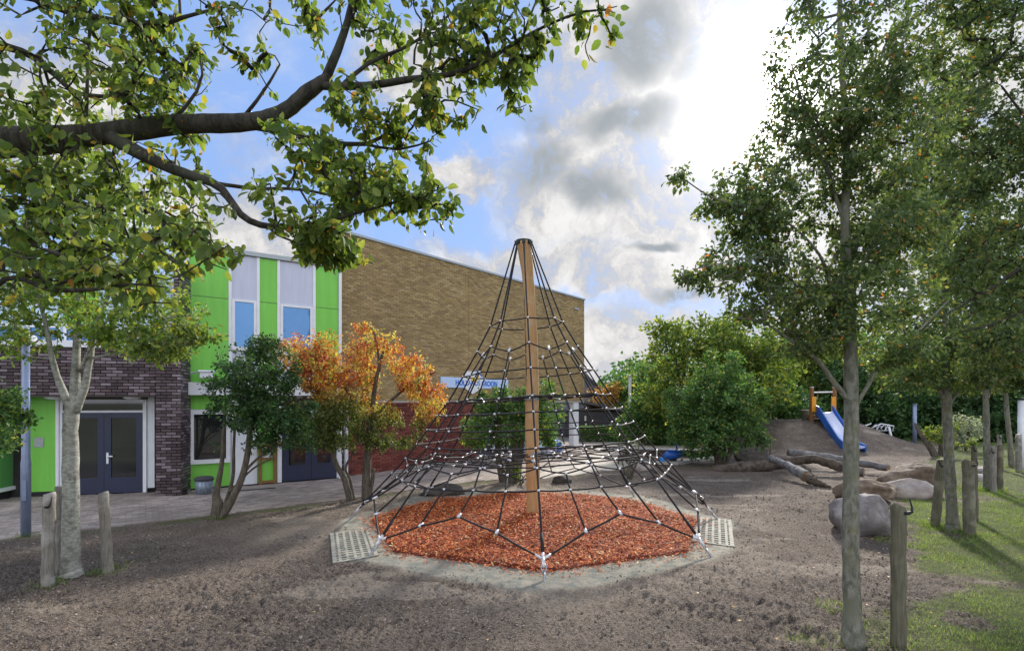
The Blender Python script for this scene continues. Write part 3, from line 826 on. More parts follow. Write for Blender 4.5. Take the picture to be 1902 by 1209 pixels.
# recessed entrance
rs = Rf.s_at
Rf.part('wall', M['darkin'], school, rs(-260), rs(330), 0.0, ZS + .3, -4.5, -0.02)
so = MB(); Lf.box(so, xl, xp0, ZS - .03, ZS - .002, -0.7, -0.02); so.build('soffit', M['soffit'], school)
def rz(px, py): return Rf.z_at(px, py)
def rpart(name, m, x0, x1, z0, z1, o0=0.0, o1=0.04): return Rf.part(name, m, school, rs(x0), rs(x1), z0, z1, o0, o1)
rpart('facade_panel', M['green'], 44, 105.5, .12, ZS - .03)
rpart('plinth', M['plinth'], 44, 105.5, 0.0, .12, 0, .03)
rpart('frame_strip', M['white'], 106, 112, .02, ZS - .03, 0, .07)
rpart('frame_strip', M['white'], 112.3, 118, .02, ZS - .03, 0, .04)
zt = rz(200, 766)
rpart('transom', M['white'], 118, 268, zt, zt + .05, 0, .08)
rpart('transom', M['soffit'], 118, 276, rz(200, 742), ZS - .03, 0, .08)
tp = rpart('transom_pane', M['glass'], 118, 268, zt + .05, rz(200, 742), 0, .02)
rpart('frame_strip', M['white'], 268, 274.5, .02, rz(200, 742), 0, .09)
rpart('white_panel', M['white'], 275, 288.4, .12, ZS - .03, 0, .05)
rpart('frame_strip', M['navy'], 118, 126, .02, zt, 0, .05)
door_leaf(Rf, school, rs(126), rs(195.5), 0.03, zt - .005, .36, .13, 0)
door_leaf(Rf, school, rs(196), rs(267.5), 0.03, zt - .005, .36, .14, -1, hz=rz(200, 850))
rpart('intercom_plate', M['steel'], 66, 83.5, rz(75, 830), rz(75, 812), .04, .055)
for x0, x1 in ((70, 105), (222, 250)):
    c = (Lf.pt(ls((x0 + x1) / 2) , ZS - .03, -.28))
    mb = MB(); mb.tube([c + Vector((0, 0, -.06)), c + Vector((0, 0, -.03)), c], [.10, .17, .19], 16)
    mb.build('ceiling_light', M['white'], school, True)
# bay with white framed green glazing at the far left, turned towards the doors
Bf = Face(38, 903, 1, 0)
Bf.p = Vector((-11.46, 12.58, 0)); Bf.d = Vector((0.15, -0.99, 0)).normalized(); Bf.n = Vector((-Bf.d.y, Bf.d.x, 0))
bL = 1.0
Bf.part('wall', M['green'], school, 0.0, bL, 0.17, ZS - .04, -0.12, 0.0)
Bf.part('plinth', M['plinth'], school, 0.0, bL, 0.0, .17, -0.12, -0.02)
gp_ = mat('green tinted glass', (0.10, 0.30, 0.09), 0.1, spec=0.8)
a, b = .10, .95
wf = MB()
Bf.box(wf, a, b, .19, .27, 0, .06); Bf.box(wf, a, b, 1.95, 2.03, 0, .06); Bf.box(wf, a, a + .08, .27, 1.95, 0, .06); Bf.box(wf, b - .08, b, .27, 1.95, 0, .06)
Bf.box(wf, a + .08, b - .08, 1.15, 1.20, 0, .05)
wo = wf.build('window', M['white'], school)
pn = MB(); Bf.box(pn, a + .08, b - .08, .27, 1.95, 0, .015); pn.build('pane', gp_, wo)

# ------------------------------------------------------------------ sports hall (yellow over red brick)
Yf = Face(632, 886, 0.801, 1.0)
ys_ = Yf.s_at
hall = empty('sports_hall', Yf.p, 'tall sports hall with yellow brown brick upper wall above red brick ground floor', 'building')
Ltot = ys_(1085); ZH = 7.1
s_red = ys_(889); s_open = ys_(1018)
m_ = MB(); Yf.box(m_, 0.0, Ltot, 5.8, ZH - .005, -0.7, -0.006); Yf.box(m_, 0.01, Ltot, 2.2, 5.8, -9.0, -0.006)
m_.build('wall', M['mortar'], hall)
m_ = MB(); Yf.box(m_, 0.0, s_red, 0.0, 2.195, -3.0, -0.006)
m_.build('lower_wall', M['mortar_r'], hall)
bricks(Yf, hall, 'yellow', M['brick_yellow'], 0.0, Ltot, 2.22, ZH - .01, L=0.215, Hh=0.052, joint=0.012, n_single=160)
bricks(Yf, hall, 'red', M['brick_red'], ys_(646), s_red, 0.0, 2.16, L=0.215, Hh=0.052, joint=0.012, n_single=140)
bricks(Yf, hall, 'brown2', M['brick_brown'], ys_(634), ys_(638), 0.0, 2.16, L=0.215, Hh=0.052, n_single=0, name='corner_brick')
Yf.part('roof_coping', M['coping'], hall, -.02, Ltot + .04, ZH, ZH + .07, -0.75, 0.06)
Ef = Face(632, 886, 1, 0); Ef.p = Yf.p; Ef.d = Yf.n; Ef.n = -Yf.d
bricks(Ef, hall, 'yellow', M['brick_yellow'], -0.7, -0.02, 5.85, ZH - .01, L=0.215, Hh=0.052, joint=0.012, n_single=0, name='end_brick')
Yf.part('lintel', M['concrete'], hall, 0.0, Ltot, 2.155, 2.215, -0.3, 0.004)
Yf.part('downpipe', M['white'], hall, ys_(638), ys_(644), 0.02, 2.15, 0.0, 0.09, .02)
Yf.part('base_strip', M['concrete'], hall, ys_(760), s_red, 0.0, 0.07, 0.0, 0.03)
# glazed lobby set back behind the brick
Gf = Yf.back(0.5)
Gf.part('lobby_wall', M['darkin'], hall, s_red, s_open, 0.0, 2.15, -3.0, -0.03)
n_w = 5
for k in range(n_w):
    a = s_red + .02 + k * (s_open - s_red) / n_w; b = a + (s_open - s_red) / n_w - .02
    wf = MB(); fm = M['white'] if k == 0 else M['navy']
    Gf.box(wf, a, b, 0.02, .12, 0, .06); Gf.box(wf, a, b, 2.05, 2.15, 0, .06)
    Gf.box(wf, a, a + .07, .12, 2.05, 0, .06); Gf.box(wf, b - .07, b, .12, 2.05, 0, .06)
    wo = wf.build('window', fm, hall)
    pn = MB(); Gf.box(pn, a + .07, b - .07, .12, 2.05, 0, .015); pn.build('pane', M['glass'], wo)
# open undercroft with a white column
Yf.part('white_column', M['white'], hall, ys_(1067), ys_(1076.5), 0.0, 2.15, -0.30, -0.05)
Yf.part('undercroft_wall', M['darkroof'], hall, s_open + .05, Ltot + 2, 0.0, 2.15, -6.0, -5.8)
Yf.part('vent', M['coping'], hall, ys_(1066), ys_(1074), ZH - .55, ZH - .47, 0.01, 0.06)
Yf.part('expansion_joint', M['mortar_r'], hall, ys_(870), ys_(870) + .012, 2.25, ZH - .02, 0.006, 0.0115)

# sign: long white board with a house-shaped emblem
sgn = empty('wall_sign', Yf.pt(ys_(880), 2.4, .1), 'white name board with blue letters and house shaped emblem on yellow brick', 'sign')
def yz(px, py): return Yf.z_at(px, py)
z1s, z0s = yz(880, 702.5), yz(880, 721)
sb = MB(); Yf.box(sb, ys_(817), ys_(942), z0s, z1s, .012, .06)
bevel_obj(sb.build('board', M['signblue'], sgn), .006)
em = MB()
cs = ys_(879); hw = (ys_(901) - ys_(859)) / 2
prof = [(-hw * .62, z1s + .25), (hw * .30, z1s + .25), (hw, z1s - .06), (hw * .55, z0s - .02), (-.1, z0s - .22), (-hw * .8, z0s - .02), (-hw * 1.05, z1s + .01)]
fr_ = [Yf.pt(cs + a, z, .068) for a, z in prof]; bk_ = [Yf.pt(cs + a, z, .061) for a, z in prof]
nP = len(prof)
em.add(fr_ + bk_, [tuple(range(nP))[::-1]] + [tuple(nP + i for i in range(nP))] + [(i, (i + 1) % nP, nP + (i + 1) % nP, nP + i) for i in range(nP)])
em.build('emblem', M['white'], sgn)
e2 = MB(); 
for k, (a, z, r_) in enumerate(((-.12, z1s - .02, .09), (.06, z1s - .05, .10), (.20, z1s + .02, .07))):
    e2.tube([Yf.pt(cs + a, z, .069), Yf.pt(cs + a, z, .075)], r_, 12)
e2.build('emblem_figure', M['signyellow'], sgn)
e3 = MB(); Yf.box(e3, cs - .25, cs + .5, z1s + .0, z1s + .035, .0695, .0745); Yf.box(e3, cs + .15, cs + .2, z1s + .0, z1s + .18, .0695, .0745)
e3.box(Yf.pt(cs + .25, z1s + .19, .072), (Yf.d * .8 + Vector((0, 0, -.6))).normalized(), Yf.n, (Yf.d * .6 + Vector((0, 0, .8))).normalized(), .2, .003, .02)
e3.build('emblem_lines', M['signtext'], sgn)
def text(fr, s_, z, h, txt, width, m, par, off=.0625):
    cu = bpy.data.curves.new('lettering', 'FONT'); cu.body = txt; cu.size = h / .72; cu.extrude = .003; cu.offset = h * .035
    cu.materials.append(m)
    tmp = bpy.data.objects.new('lettering', cu); COL.objects.link(tmp)
    bpy.context.view_layer.update()
    wd = tmp.dimensions.x
    dg = bpy.context.evaluated_depsgraph_get()
    me = bpy.data.meshes.new_from_object(tmp.evaluated_get(dg)); me.materials.clear(); me.materials.append(m)
    bpy.data.objects.remove(tmp)
    o = link('lettering', me, par)
    kx = width / max(wd, 1e-3)
    X, Y_, Z_ = fr.d * kx, Vector((0, 0, 1)), fr.n
    p = fr.pt(s_, z, off)
    Mx = Matrix(((X.x, Y_.x, Z_.x, p.x), (X.y, Y_.y, Z_.y, p.y), (X.z, Y_.z, Z_.z, p.z), (0, 0, 0, 1)))
    o.matrix_parent_inverse = Matrix.Translation(-par.location); o.matrix_basis = Mx
    return o
hgt = (z1s - z0s)
text(Yf, ys_(843.5), z0s + hgt * .27, hgt * .5, 'HOLLANDS KROON', ys_(921) - ys_(843.5), M['signtext'], sgn, .0665)
# ------------------------------------------------------------------ pavement with separate pavers
def build_pavement():
    pv = MB()
    xs = list(np.linspace(-30, 9.9, 90))
    for i in range(len(xs) - 1):
        x0, x1 = xs[i], xs[i + 1]
        pv.add([(x0, edge_y(x0), -.012), (x1, edge_y(x1), -.012), (x1, 34, -.012), (x0, 34, -.012)], [(0, 1, 2, 3)])
    joint = mat('sandy paving joints', (0.17, 0.145, 0.125), 0.95, nscale=20, namt=0.2)
    root = pv.build('pavement', joint); tag(root, kind='structure')
    def free(p):
        # keep clear of the buildings
        q = Vector((p[0], p[1], 0))
        a = (q - G.p).dot(G.n); b = (q - Lf.p).dot(Lf.n); c = (q - Yf.p).dot(Yf.n)
        sG = (q - G.p).dot(G.d); sY = (q - Yf.p).dot(Yf.d)
        if sY > 0.02 and sY < Ltot + .2: return c > (0.02 if sY < s_red else -2.4)
        if sG > sL and sG <= 0.05: return a > 0.03
        if sG <= sL: return b > (-0.66 if (q - Lf.p).dot(Lf.d) < xp0 else 0.03) and (q - Bf.p).dot(Bf.n) > .02
        return True
    def lay(d, n, w, l, inside, nm, m, n_single, z=0.012):
        g = 0.006
        tv = np.array([(-.5, -.5, 0), (.5, -.5, 0), (.5, .5, 0), (-.5, .5, 0), (-.5, -.5, -1), (.5, -.5, -1), (.5, .5, -1), (-.5, .5, -1)], dtype=float)
        tf = np.array([(0, 1, 2, 3), (0, 4, 5, 1), (1, 5, 6, 2), (2, 6, 7, 3), (3, 7, 4, 0)])
        items = []
        o0 = Vector((-3.0, 13.0, 0))
        for j in range(-120, 160):
            for i in range(-140, 140):
                p = o0 + d * ((i + (.5 if j % 2 else 0)) * l) + n * (j * w)
                if p.y < 7.5 or p.y > 30 or abs(p.x) > 1.15 * p.y or p.x < -13 or p.x > 9.7: continue
                if p.y < edge_y(p.x) + .07 or not inside(p) or not free(p): continue
                items.append(p)
        items.sort(key=lambda q: q.length if abs(q.x / q.y) < .97 else 99)
        rot = np.array(((d.x, n.x, 0), (d.y, n.y, 0), (0, 0, 1)))
        me = mesh_np(nm, tv * np.array((l - g, w - g, .03)), tf, m)
        for p in items[:n_single]:
            o = bpy.data.objects.new(nm, me); COL.objects.link(o); o.parent = root
            o.matrix_basis = Matrix.Translation((p.x, p.y, z + random.uniform(-.002, .002))) @ Matrix(rot.tolist()).to_4x4()
        rest = items[n_single:]
        pos = np.array([(p.x, p.y, z + random.uniform(-.0025, .0025)) for p in rest])
        o = scatter(nm + '_field', tv, tf, pos, np.repeat(rot[None], len(rest), 0), np.tile((l - g, w - g, .03), (len(rest), 1)), m, root)
        tag(o, kind='stuff')
    lim = lambda p: p.x < 0.3 + (p.y - 15) * .35
    lay(G.d, G.n * -1, .105, .21, lambda p: lim(p), 'paver', M['paver'], 300)
    lay(Yf.d, Yf.n * -1, .30, .30, lambda p: not lim(p), 'paving_tile', M['tile'], 150)
    dr = MB(); c = gp(475, 910); dr.box((c.x, c.y, .018), G.d, G.n, (0, 0, 1), .45, .05, .006)
    dr.build('drain_grate', M['plinth'], root)
build_pavement()

# ------------------------------------------------------------------ climbing net
PROF = [(.15, 5.12), (.67, 3.65), (.93, 3.19), (1.21, 2.75), (1.50, 2.29), (1.71, 2.04), (1.91, 1.775), (2.11, 1.51), (2.33, 1.245), (2.59, .97), (3.24, .22), (3.46, .0)]
def ncx(z): return 0.40 - 0.035 * z
def NP(th, r, z):
    # the net hangs a little higher on its right side
    dz = (.075 * math.sin(th) - .06 * (1 - math.cos(th)) * .5) * min(1, r / 1.4) * min(1, max(0, (3.3 - r) / .6))
    return Vector((ncx(z) + r * math.sin(th), NYC - r * math.cos(th), z + dz))
def build_net():
    net = empty('climbing_net', (ncx(0), NYC, 0), 'black rope climbing pyramid on a bent wooden pole over red bark', 'climbing net')
    E = math.pi / 4
    # pole, cap
    pb = [(992, 985, 1.02), (991.5, 955, 1.02), (989, 850, 1.0), (987.5, 780, .98), (989.5, 705, .90), (988, 640, .84), (984.5, 560, .80), (979.5, 500, .86), (975, 470, .98), (972.5, 450, 1.05)]
    def pole_c(py):
        a = sorted((q[1], q[0]) for q in pb); return float(np.interp(py, [k[0] for k in a], [k[1] for k in a]))
    pts = []; rad = []
    ctrl = sorted(pb, key=lambda q: -q[1])
    for i in range(46):
        py = 985 - (985 - 450) * i / 45
        cxp = float(np.interp(py, [q[1] for q in ctrl][::-1], [q[0] for q in ctrl][::-1]))
        k = float(np.interp(py, [q[1] for q in ctrl][::-1], [q[2] for q in ctrl][::-1]))
        p = at(cxp, py, 10.0); pts.append(p); rad.append(.128 * k * (1 + .02 * math.sin(i * 1.7) + .015 * math.sin(i * .63 + 1)))
    mb = MB(); mb.tube(pts, rad, 20); mb.build('pole', M['robinia'], net, True)
    top = pts[-1]
    mb = MB(); mb.tube([top + Vector((0, 0, -.02)), top + Vector((0, 0, .035))], .138, 8); 
    for k in range(8):
        a = k * E; d = Vector((math.sin(a), -math.cos(a), 0)); mb.box(top + d * .138 + Vector((0, 0, -.015)), d, d.cross(Vector((0, 0, 1))), (0, 0, 1), .03, .03, .035)
    mb.build('pole_cap', M['cap'], net)
    RR = .0135
    def sagged(a, b, sag=.0, n=6):
        out_ = []
        for i in range(n + 1):
            t = i / n; p = a.lerp(b, t); p = p + Vector((0, 0, -sag * 4 * t * (1 - t))); out_.append(p)
        return out_
    # main ropes
    th = [k * E for k in range(8)]
    main = []
    for k in range(8):
        row = [NP(th[k], r, z) for r, z in PROF[:-1]]
        row[0] = top + Vector((math.sin(th[k]) * .16, -math.cos(th[k]) * .16, -.03))
        main.append(row)
        mb = MB(); mb.tube(row, RR * 1.12, 7); mb.build('main_rope', M['rope'], net, True)
    # half ropes (between mains) start at ring 2
    def mid(k, j, f, out_=0.0, dz=0.0):
        a = main[k][j]; b = main[(k + 1) % 8][j]; p = a.lerp(b, f)
        c = Vector((ncx(p.z), NYC, p.z)); d = (p - c); d.normalize()
        return p + d * out_ + Vector((0, 0, dz))
    rings = {}
    clampP = []; bigP = []
    half = [[None] * 11 for _ in range(8)]; qa = [[None] * 11 for _ in range(8)]; qb = [[None] * 11 for _ in range(8)]
    for k in range(8):
        for j in range(2, 10):
            half[k][j] = mid(k, j, .5, 0.0 if j != 2 else .03, -.12 if j == 2 else (-.015 if j < 9 else -.03))
            half[k][j].x += random.uniform(-.008, .008)
        for f, q in ((.25, qa), (.75, qb)):
            q[k][8] = mid(k, 8, f, .06, -.10)
            q[k][9] = mid(k, 9, f, .0, -.03)
        half[k][10] = NP(th[k] + E / 2, 2.88, .65); qa[k][10] = NP(th[k] + E * .25, 3.0, .485); qb[k][10] = NP(th[k] + E * .75, 3.0, .485)
    for j in range(1, 10):
        pts = []
        for k in range(8):
            pts.append(main[k][j])
            if j >= 8: pts.append(qa[k][j])
            if j >= 2: pts.append(half[k][j])
            if j >= 8: pts.append(qb[k][j])
        loop = []
        for i in range(len(pts)):
            loop += sagged(pts[i], pts[(i + 1) % len(pts)], .012, 4)[:-1]
        loop.append(loop[0])
        mb = MB(); mb.tube(loop, RR * .92, 6, False); mb.build('ring_rope', M['rope'], net, True)
        for p in pts:
            (bigP if (j == 2 and p in [half[k][2] for k in range(8)]) else clampP).append(p)
    for k in range(8):
        mb = MB(); mb.tube([half[k][j] for j in range(2, 11)], RR, 6); mb.build('net_rope', M['rope'], net, True)
        for q in (qa, qb):
            mb = MB(); mb.tube([q[k][j] for j in (8, 9, 10)], RR, 6); mb.build('net_rope', M['rope'], net, True)
        a = main[k][10]; b = main[(k + 1) % 8][10]
        seq = [a, qa[k][10], half[k][10], qb[k][10], b]
        l = []
        for i in range(4): l += sagged(seq[i], seq[i + 1], .008, 3)[:-1]
        l.append(b)
        mb = MB(); mb.tube(l, RR * 1.05, 6); mb.build('edge_rope', M['rope'], net, True)
        for p in seq[1:4]: bigP.append(p)
    # clamps
    mb = MB(); r0 = .0205
    mb.tube([Vector((0, 0, -r0)), Vector((0, 0, -r0 * .6)), Vector((0, 0, r0 * .6)), Vector((0, 0, r0))], [r0 * .5, r0, r0, r0 * .5], 8)
    cm = mb.mesh('rope_clamp', M['alu'], True)
    mb = MB(); mb.tube([(0, 0, -.02), (0, 0, .02), (0, 0, .07)], [.026, .024, .016], 8); bm_ = mb.mesh('rope_sleeve', M['alu'], True)
    inv = Matrix.Translation(-net.location)
    for p in clampP:
        o = bpy.data.objects.new('rope_clamp', cm); COL.objects.link(o); o.parent = net; o.matrix_parent_inverse = inv
        c = Vector((ncx(p.z), NYC, p.z)); o.matrix_basis = Matrix.Translation(p) @ (p - c).to_track_quat('Z', 'Y').to_matrix().to_4x4()
    for p in bigP:
        o = bpy.data.objects.new('rope_sleeve', bm_); COL.objects.link(o); o.parent = net; o.matrix_parent_inverse = inv
        c = Vector((ncx(p.z) , NYC, p.z + 1.6)); o.matrix_basis = Matrix.Translation(p) @ (c - p).to_track_quat('Z', 'Y').to_matrix().to_4x4()
    # horizontal inner webs
    wc = []
    for (j, radii, zc) in ((4, (.45, .95), 2.27), (8, (.55, 1.05, 1.6, 2.05), 1.22)):
        Rj, Zj = PROF[j]
        last = None
        for ri, rr in enumerate(radii):
            pts = []
            for k in range(8):
                z_ = zc + (Zj - zc) * rr / Rj + .02 * math.sin(k * 2.1 + ri)
                pts.append(NP(th[k] + (E / 2 if ri % 2 else 0), rr, z_))
                if ri >= 1: pts.append(NP(th[k] + (E / 2 if ri % 2 else 0) + E / 2, rr * .90, z_ - .03))
            mb = MB(); mb.tube(pts + [pts[0]], RR * .9, 6, False); mb.build('web_rope', M['rope'], net, True)
            if j == 8 or ri == 1: wc += pts
            c = Vector((ncx(zc) + .03, NYC, zc))
            for p in (pts if last is None else last):
                q = c + (p - c).normalized() * .10 if last is None else min(pts, key=lambda t: (t - p).length)
                mb = MB(); mb.tube([q, p], RR * .9, 6); mb.build('web_rope', M['rope'], net, True)
            last = pts
        for p in last:
            q = min([main[k][j] for k in range(8)] + [half[k][j] for k in range(8)], key=lambda t: (t - p).length)
            mb = MB(); mb.tube([p, q], RR * .9, 6); mb.build('web_rope', M['rope'], net, True)
        mb = MB(); c = Vector((ncx(zc) + .04, NYC, zc))
        mb.tube([c + Vector((0, 0, -.05)), c + Vector((0, 0, .05))], .137, 16); mb.build('pole_collar', M['steel'], net)
    mb = MB()
    for p in wc:
        v = Vector((p.x - ncx(p.z), p.y - NYC, 0)).normalized(); v = v.cross(Vector((0, 0, 1)))
        mb.tube([p - v * .035, p - v * .02, p + v * .02, p + v * .035], [.012, .022, .022, .012], 7)
    tag(mb.build('web_clamps', M['alu'], net, True), kind='stuff')
    # ground anchors
    for k in range(8):
        a = main[k][10]; g = NP(th[k], 3.46, -.05); d = (g - a).normalized()
        an = MB(); an.tube([a.lerp(g, .42), g], .017, 8)
        ring = []
        side = d.cross(Vector((0, 0, 1))).normalized(); up = d.cross(side)
        for i in range(13):
            t = i / 12 * 2 * math.pi; ring.append(a.lerp(g, .32) + side * math.cos(t) * .032 + d * math.sin(t) * .055)
        an.tube(ring, .011, 6, False)
        ao = an.build('anchor_rod', M['steel'], net, True)
        sh = MB(); pr = main[k][9]
        sh.tube([a - d * .02, a.lerp(g, .30)], .024, 8)
        for q in (qa[k][10], qb[(k - 1) % 8][10]):
            e = (q - a).normalized(); sh.tube([a + e * .02, a + e * .12], [.020, .016], 8)
        e = (pr - a).normalized(); sh.tube([a + e * .0, a + e * .09], [.024, .018], 8)
        sh.build('shackle', M['alu'], net, True)
        th_ = MB(); th_.tube([a + e * .09, a + e * .36], .022, 8); th_.build('rope_thimble', M['rope'], net, True)
build_net()

# ------------------------------------------------------------------ street furniture near the school
def build_left_things():
    p = gp(48, 995)
    lp = empty('lamp_post', (p.x, p.y, 0), 'slim grey blue lamp post in front of the green entrance', 'lamp post')
    mb = MB(); mb.tube([(p.x, p.y, -.1), (p.x, p.y, 1.2), (p.x, p.y, 1.25), (p.x, p.y, 3.14)], [.068, .067, .058, .053], 20); mb.build('post', M['lamp'], lp, True)
    mb = MB(); mb.tube([(p.x, p.y, 3.14), (p.x, p.y, 3.17), (p.x, p.y, 3.26), (p.x, p.y, 3.29)], [.06, .14, .14, .08], 20); mb.build('lamp_head', M['white'], lp)
    mb = MB(); mb.box((p.x + .03, p.y - .066, .75), (1, 0, 0), (0, 1, 0), (0, 0, 1), .035, .008, .16); mb.build('service_door', M['lamp'], lp)
    # bin
    p = gp(379, 917)
    b = empty('waste_bin', (p.x, p.y, .012), 'small zinc bin with dark lid standing beside the brick pillar', 'bin')
    mb = MB(); mb.tube([(p.x, p.y, .012), (p.x, p.y, .33)], [.165, .19], 20); mb.build('bin_body', M['zinc'], b, True)
    mb = MB()
    for k in range(14):
        a = 2 * math.pi * k / 14; mb.tube([(p.x + math.cos(a) * .166, p.y + math.sin(a) * .166, .03), (p.x + math.cos(a) * .19, p.y + math.sin(a) * .19, .32)], .008, 4)
    mb.build('bin_rib', M['zinc'], b)
    mb = MB(); mb.tube([(p.x, p.y, .33), (p.x, p.y, .36), (p.x, p.y, .40), (p.x, p.y, .42)], [.205, .215, .19, .10], 20); mb.build('bin_lid', M['darkroof'], b, True)
    # wooden display frame
    q = G.pt(gs(496), 0, .10)
    f = empty('display_frame', q, 'wooden display box with small roof on a green backed frame by the doors', 'display box')
    a, c = gs(479.5), gs(512)
    def fp(n, m, s0, s1, z0, z1, o0, o1): return G.part(n, m, f, s0, s1, z0, z1, o0, o1)
    zr = gz(496, 826); zm = gz(496, 851); 
    fp('post', M['wood'], a, a + .07, .02, zr, .05, .12); fp('post', M['wood'], c - .07, c, .02, zr, .05, .12)
    fp('rail', M['wood'], a + .07, c - .07, .04, .11, .05, .11); fp('shelf', M['wood'], a + .07, c - .07, zm - .03, zm + .02, .045, .16)
    fp('back_panel', M['green'], a + .07, c - .07, .11, zm - .03, .05, .07)
    fp('display_paper', M['white'], a + .09, c - .09, zm + .03, zr - .04, .05, .06)
    rf = MB(); rf.box(G.pt((a + c) / 2, zr + .05, .12), G.d, (G.n * .9 + Vector((0, 0, -.4))).normalized(), (G.n * .4 + Vector((0, 0, .9))).normalized(), (c - a) / 2 + .08, .16, .02)
    rf.build('roof', M['wood'], f)
build_left_things()

# ------------------------------------------------------------------ stakes beside the young trees
def stake(px, pyt, pyb, wpx, label, lean=(0, 0), m='stake', strap=None, group='weathered timber stakes supporting the young trees'):
    b = gp(px, pyb); Y = b.y; b.z = H(b.x, b.y)
    top = at(px + lean[0], pyt, Y + lean[1]); r = wpx / 2 * Y / 1000 / math.sqrt(1 + (b.x / Y) ** 2)
    root = empty('tree_stake', b, label, 'tree stake', group)
    mb = MB(); n = 9; pts = []; rad = []
    for i in range(n + 1):
        t = i / n; q = (b + Vector((0, 0, -.1))).lerp(top, t); q.x += .006 * math.sin(i * 2.2 + px); pts.append(q); rad.append(r * (1.05 - .08 * t + .03 * math.sin(i * 1.9 + px)))
    pts.append(top + Vector((0, 0, .012))); rad.append(r * .86)
    mb.tube(pts, rad, 12); mb.build('post', M[m], root, True)
    if strap:
        sx, dz = strap
        c = top + Vector((0, 0, -dz)); s = MB()
        a0 = c + Vector((sx * r * .55, -r * .95, 0)); sg = 1 if sx > 0 else -1
        s.tube([a0 + Vector((-sg * r * .5, 0, .0)), a0, a0 + Vector((sg * r * .5, -.01, .015)), a0 + Vector((sg * r * .62, 0, .05)), a0 + Vector((sg * r * .55, .02, .12))], [.014, .018, .014, .009, .005], 6)
        s.build('rubber_strap', M['rubber'], root)
    return root
stake(88, 918, 1089, 27, 'pale split timber stake with a black tie nearest the left tree', (4, .05), strap=(.8, .14))
stake(112, 905, 1062, 19, 'narrow grey timber stake standing right behind the pale left trunk', (-2, .1))
stake(201, 916, 1062, 22, 'lone pale timber stake to the right of the pale left trunk', (-9, .0))
stake(1669, 940, 1200, 31, 'green brown timber stake beside the nearest right trunk', (0, .0), 'stake_g', strap=(1.2, .05))
stake(1736, 854, 977, 19, 'leaning timber stake with black tie on the left of the second right tree', (12, .0), 'stake_g', strap=(-.9, .10))
stake(1801, 857, 992, 25, 'broad timber stake topped with strap on the right of second right tree', (-3, .0), 'stake_g', strap=(.7, .06))
stake(1812, 829, 968, 13, 'narrow timber stake just behind the broad one by the second right tree', (-3, .1), 'stake_g', strap=(-.4, .08))
stake(1836, 838, 905, 11, 'dark short stake hidden close against the third right trunk', (-2, .0), 'stake_g')
stake(1845, 830, 915, 13, 'middle stake with black strap in front of the third right tree', (0, .0), strap=(-1.6, .13))
stake(1857, 827, 913, 13, 'rightmost straight stake beside the third right tree', (1, .0), 'stake_g')
stake(1856, 808, 872, 10, 'far thin stake between the third and fourth right trees', (0, .0), strap=(-.3, .1))
stake(1892, 807, 877, 13, 'pale stake right of the farthest tree in the right row', (0, .0))

# ------------------------------------------------------------------ rocks
def blob_rock(name, c, s, rotz, m, label, seed, cat='boulder', rough=.22, cut=None, group=None, tilt=0.0, sub=4):
    import bmesh
    bm = bmesh.new(); bmesh.ops.create_icosphere(bm, subdivisions=sub, radius=1.0)
    rg = np.random.default_rng(seed)
    dirs = rg.normal(size=(14, 3)); dirs /= np.linalg.norm(dirs, axis=1)[:, None]; lim = rg.uniform(.66, .95, 14)
    co = np.array([v.co[:] for v in bm.verts])
    for d_, l_ in zip(dirs, lim):              # chipped facets
        pr = co @ d_; over = np.maximum(pr - l_, 0); co = co - over[:, None] * d_[None] * .85
    n = fbm(co[:, 0] * 1.3 + seed, co[:, 1] * 1.3 + co[:, 2] * 1.7, 1.6, 4, seed)
    n2 = fbm(co[:, 0] + co[:, 2] * .7 + seed, co[:, 1] - co[:, 2], 6.0, 3, seed + 5)
    co = co * (1 + rough * n + .035 * n2)[:, None]
    co = co * np.array(s)
    for v, q in zip(bm.verts, co): v.co = q
    me = bpy.data.meshes.new(name); bm.to_mesh(me); bm.free()
    me.polygons.foreach_set('use_smooth', [True] * len(me.polygons)); me.materials.append(m)
    o = link(name, me); o.location = c; o.rotation_euler = (tilt, 0, rotz)
    return tag(o, label, cat, group)
def ro(px, py, dz=0.0):
    p = gp(px, py); return Vector((p.x, p.y, H(p.x, p.y) + dz))
blob_rock('boulder', ro(1597, 985, .22), (.50, .42, .50), .2, M['rock_p'], 'large rounded purple grey boulder behind the nearest right trunk', 3)
blob_rock('boulder', ro(1606, 928, .17), (.62, .45, .35), -.3, M['rock_b'], 'brown angular boulder just behind the large purple grey one', 8, rough=.3)
blob_rock('boulder', ro(1690, 920, .10), (.66, .42, .32), .1, M['rock_l'], 'pale pinkish flat topped boulder left of the leaning stake', 14)
blob_rock('boulder', ro(1700, 897, .12), (.90, .45, .44), -.1, M['rock_b'], 'wide brown slab boulder at the right end of the logs', 21, rough=.25, tilt=.15)
blob_rock('boulder', ro(1818, 889, .02), (.42, .36, .14), .3, M['rock_l'], 'small white flat stone behind the broad stake on the lawn', 27)
blob_rock('boulder', ro(1826, 876, .03), (.5, .4, .17), .8, M['rock_l'], 'low pale stone farther behind on the lawn by the third tree', 31)
blob_rock('boulder', ro(820, 918, .03), (.62, .34, .26), .1, M['rock_d'], 'dark flat boulder on the pavement edge left of the pole', 35, rough=.15)
blob_rock('boulder', ro(1045, 897, .05), (.28, .22, .17), 0, M['rock_d'], 'small dark boulder on pavement right of the pole', 38, rough=.15)
blob_rock('boulder', ro(1195, 872, .05), (.34, .25, .16), 0, M['rock_l'], 'pale stone beside the low timber sandpit frame', 41)
blob_rock('boulder', ro(1395, 853, .1), (.8, .5, .42), .4, M['rock_d'], 'dark boulder beside the round green bush', 44)

